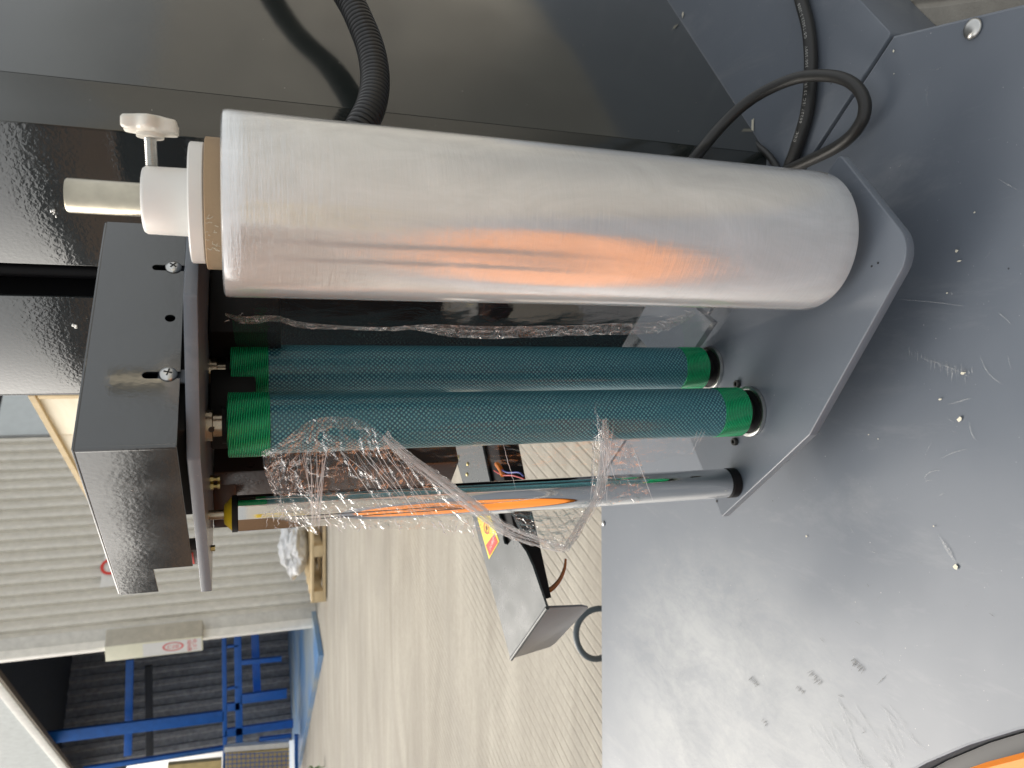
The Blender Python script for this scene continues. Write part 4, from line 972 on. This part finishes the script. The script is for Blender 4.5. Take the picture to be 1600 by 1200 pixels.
# round prohibition sign on the ribbed wall
wp = CW + E1 * 1.0
def wall_pt(x, y, off=.06): return pp(x, y, CW - E2 * off, E2)
ns = thing('wall_sign', 'white sheet sign with a red ring on the ribbed wall beside the hood', 'sign', wall_pt(172, 885))
bm = bmesh.new(); prism(bm, [wall_pt(*q) for q in ((156, 918), (186, 914), (190, 868), (163, 868))], E2 * .01); obj('sign_sheet', bm, M_PRW, ns)
cc = wall_pt(172, 885, .075); bm = bmesh.new(); vv = []
for k in range(32): an = 2 * pi * k / 32; dd = E1 * cos(an) * .088 + EZ * sin(an) * .088; vv.append((bm.verts.new(cc + dd), bm.verts.new(cc + dd * .68)))
for k in range(32): bm.faces.new((vv[k][0], vv[(k + 1) % 32][0], vv[(k + 1) % 32][1], vv[k][1]))
obj('red_ring', bm, M_RED, ns, smooth=False)

# plywood crate behind the machine
c0, c1_ = pY(42, 614, 2.96), pY(135, 775, 3.97); ztop = (c0.z + c1_.z) / 2
c0 = pz(43, 614, ztop); c1_ = pz(137, 778, ztop)
crate = thing('plywood_crate', 'tall pale knotty plywood crate standing behind the carriage hood', 'crate', (c0.x, c0.y, ZG))
cdv = Vector((c1_.x - c0.x, c1_.y - c0.y, 0)); cl_ = cdv.length; cdn = cdv.normalized(); cn = Vector((cdn.y, -cdn.x, 0))
if cn.dot(-c0) < 0: cn = -cn
for k in range(3):
    s_ = cl_ / 3 * k; p = Vector((c0.x, c0.y, 0)) + cdn * s_
    bm = bmesh.new(); box(bm, p + cdn * cl_ / 6 - cn * .01 + EZ * ((ztop + ZG + .1) / 2), cdn * (cl_ / 6 - .002), cn * .009, EZ * ((ztop - ZG - .1) / 2)); obj('side_board', bm, M_PLY, crate, bevel=.002)
bm = bmesh.new(); p = Vector((c0.x, c0.y, 0)); box(bm, p + cdn * cl_ / 2 - cn * .5 + EZ * ((ztop + ZG) / 2), cdn * (cl_ / 2 - .01), cn * .478, EZ * ((ztop - ZG) / 2 - .01)); obj('crate_body', bm, M_PLY, crate)
bm = bmesh.new(); box(bm, p + cdn * cl_ / 2 + cn * .006 + EZ * (ztop - .012), cdn * cl_ / 2, cn * .007, EZ * .010); obj('top_batten', bm, M_WOODP, crate)
bm = bmesh.new(); box(bm, p + cdn * .012 + cn * .006 + EZ * ((ztop + ZG) / 2 - .02), cdn * .012, cn * .0065, EZ * ((ztop - ZG) / 2 - .01)); obj('edge_batten', bm, M_WOODP, crate)

# pallet with white wrapped bundle by the wall
pa = [pz(511, y, ZG) for y in (940, 780)]
pal = thing('wooden_pallet', 'pale wooden pallet lying on the concrete at the foot of the ribbed wall', 'pallet', (pa[0].x, pa[0].y, ZG))
dvp = pa[1] - pa[0]; dvp.z = 0; ln_ = dvp.length; dn = dvp.normalized(); bn = Vector((-dn.y, dn.x, 0)); bn = bn if bn.y > 0 else -bn
for z_, h_ in ((ZG + .02, .012), (ZG + .125, .012)):
    for k in range(5 if z_ > ZG + .1 else 3):
        wd = .05; pos = pa[0] + dn * ln_ / 2 + bn * (.05 + k * (.95 / (4 if z_ > ZG + .1 else 2))); bm = bmesh.new(); box(bm, Vector((pos.x, pos.y, z_)), dn * ln_ / 2, bn * wd, EZ * h_); obj('deck_board', bm, M_WOODP, pal, bevel=.003)
for k in range(3):
    pos = pa[0] + dn * (.05 + (ln_ - .1) * k / 2) + bn * .5; bm = bmesh.new(); box(bm, Vector((pos.x, pos.y, ZG + .0725)), dn * .05, bn * .5, EZ * .040); obj('stringer', bm, M_WOODP, pal, bevel=.003)
wr0 = pY(472, 868, pa[0].y + .35); bm = bmesh.new(); bmesh.ops.create_icosphere(bm, subdivisions=5, radius=1)
for v in bm.verts:
    p = v.co.copy(); r = 1 + .35 * (vnoise(p.x * 3 + 5, p.z * 3 + p.y * 2, 3) - .5) + .22 * (vnoise(p.x * 8 + 5, p.z * 8 + p.y * 5, 4) - .5)
    v.co = Vector((p.x * .25, p.y * .25, p.z * .125)) * r + Vector((wr0.x + .09, wr0.y, ZG + .137 + .125))
o = obj('wrapped_bundle', bm, M_WRAP); tag(o, 'crumpled white plastic bundle lying on the wooden pallet', 'bundle')

# leafy sprig at the frame edge
sp0 = pz(507, 1198, ZG); spg = thing('leafy_sprig', 'small pale green leafy weed on the concrete at the frame edge', 'plant', (sp0.x, sp0.y, ZG))
bm = bmesh.new(); tube(bm, [Vector((sp0.x, sp0.y, ZG)), Vector((sp0.x, sp0.y, ZG + .12))], .004, 6); obj('stem', bm, M_GREEN, spg)
for k in range(16):
    an = random.uniform(0, 2 * pi); z_ = ZG + random.uniform(.02, .13); L_ = random.uniform(.04, .08); d_ = Vector((cos(an), sin(an), random.uniform(.1, .8))).normalized(); s_ = d_.cross(EZ).normalized(); p = Vector((sp0.x, sp0.y, z_))
    bm = bmesh.new(); bm.faces.new([bm.verts.new(q_) for q_ in (p, p + d_ * L_ * .4 + s_ * L_ * .25, p + d_ * L_, p + d_ * L_ * .4 - s_ * L_ * .25)]); obj('leaf', bm, M_GREEN, spg, smooth=False)

# brown stacked boards and a dark awning across the yard, behind and left of the photographer: added unseen to give the glossy paint something to mirror
shed = thing('mirrored_shed', 'unseen brown timber wall and dark awning added for reflections', 'building', (-6.3, 2, ZG))
for k in range(10):
    bm = bmesh.new(); bxy(bm, -6.4, -6.3, -9 + k * 1.9, -9 + (k + 1) * 1.9 - .02, ZG, .62); obj('timber_panel', bm, simple('brown_timber', (.36 , .21, .115), .7, var=.3) if k == 0 else bpy.data.materials['brown_timber'], shed)
bm = bmesh.new(); bxy(bm, -7.4, -6.4, -9, 10, .64, 1.0); obj('awning', bm, M_SHADE, shed)
# low yellow barrier added out of frame, a stand-in to give yellow reflections
ybar = thing('yellow_stand_in', 'low yellow bar on posts added behind the turntable for its reflection', 'barrier', (-1.4, -3.4, ZG))
yd = Vector((.9, -.42, 0)).normalized(); yp = Vector((-1.9, -3.2, 0))
for k in range(3):
    p = yp + yd * .75 * k; bm = bmesh.new(); box(bm, Vector((p.x, p.y, ZG + .23)), yd * .09, Vector((yd.y, -yd.x, 0)) * .05, EZ * .23); obj('post', bm, M_YELLOW, ybar, bevel=.01)
bm = bmesh.new(); p = yp + yd * .75; box(bm, Vector((p.x, p.y, ZG + .50)), yd * .85, Vector((yd.y, -yd.x, 0)) * .03, EZ * .04); obj('rail', bm, M_YELLOW, ybar, bevel=.01)

# two grey posts added out of frame in place of legs: their stripes show in the mirror of the film roll
st_ = thing('leg_stand_in', 'two thick grey posts added on the turntable, standing in for legs', 'stand', (-.75, .15, ZB))
for (x, y) in ((-.60, -.02), (-.80, .30)):
    bm = bmesh.new(); lathe(bm, [(.075, ZB + .007), (.075, ZB + .02), (.06, ZB + .03), (.055, -.13)], (x, y, 0), seg=40); obj('post', bm, M_EDGE, st_)
bm = bmesh.new(); box(bm, (-.70, .14, -.50), (.085, .13, 0), Vector((.02, -.013, 0)), EZ * .015); obj('crossbar', bm, M_EDGE, st_, bevel=.004)
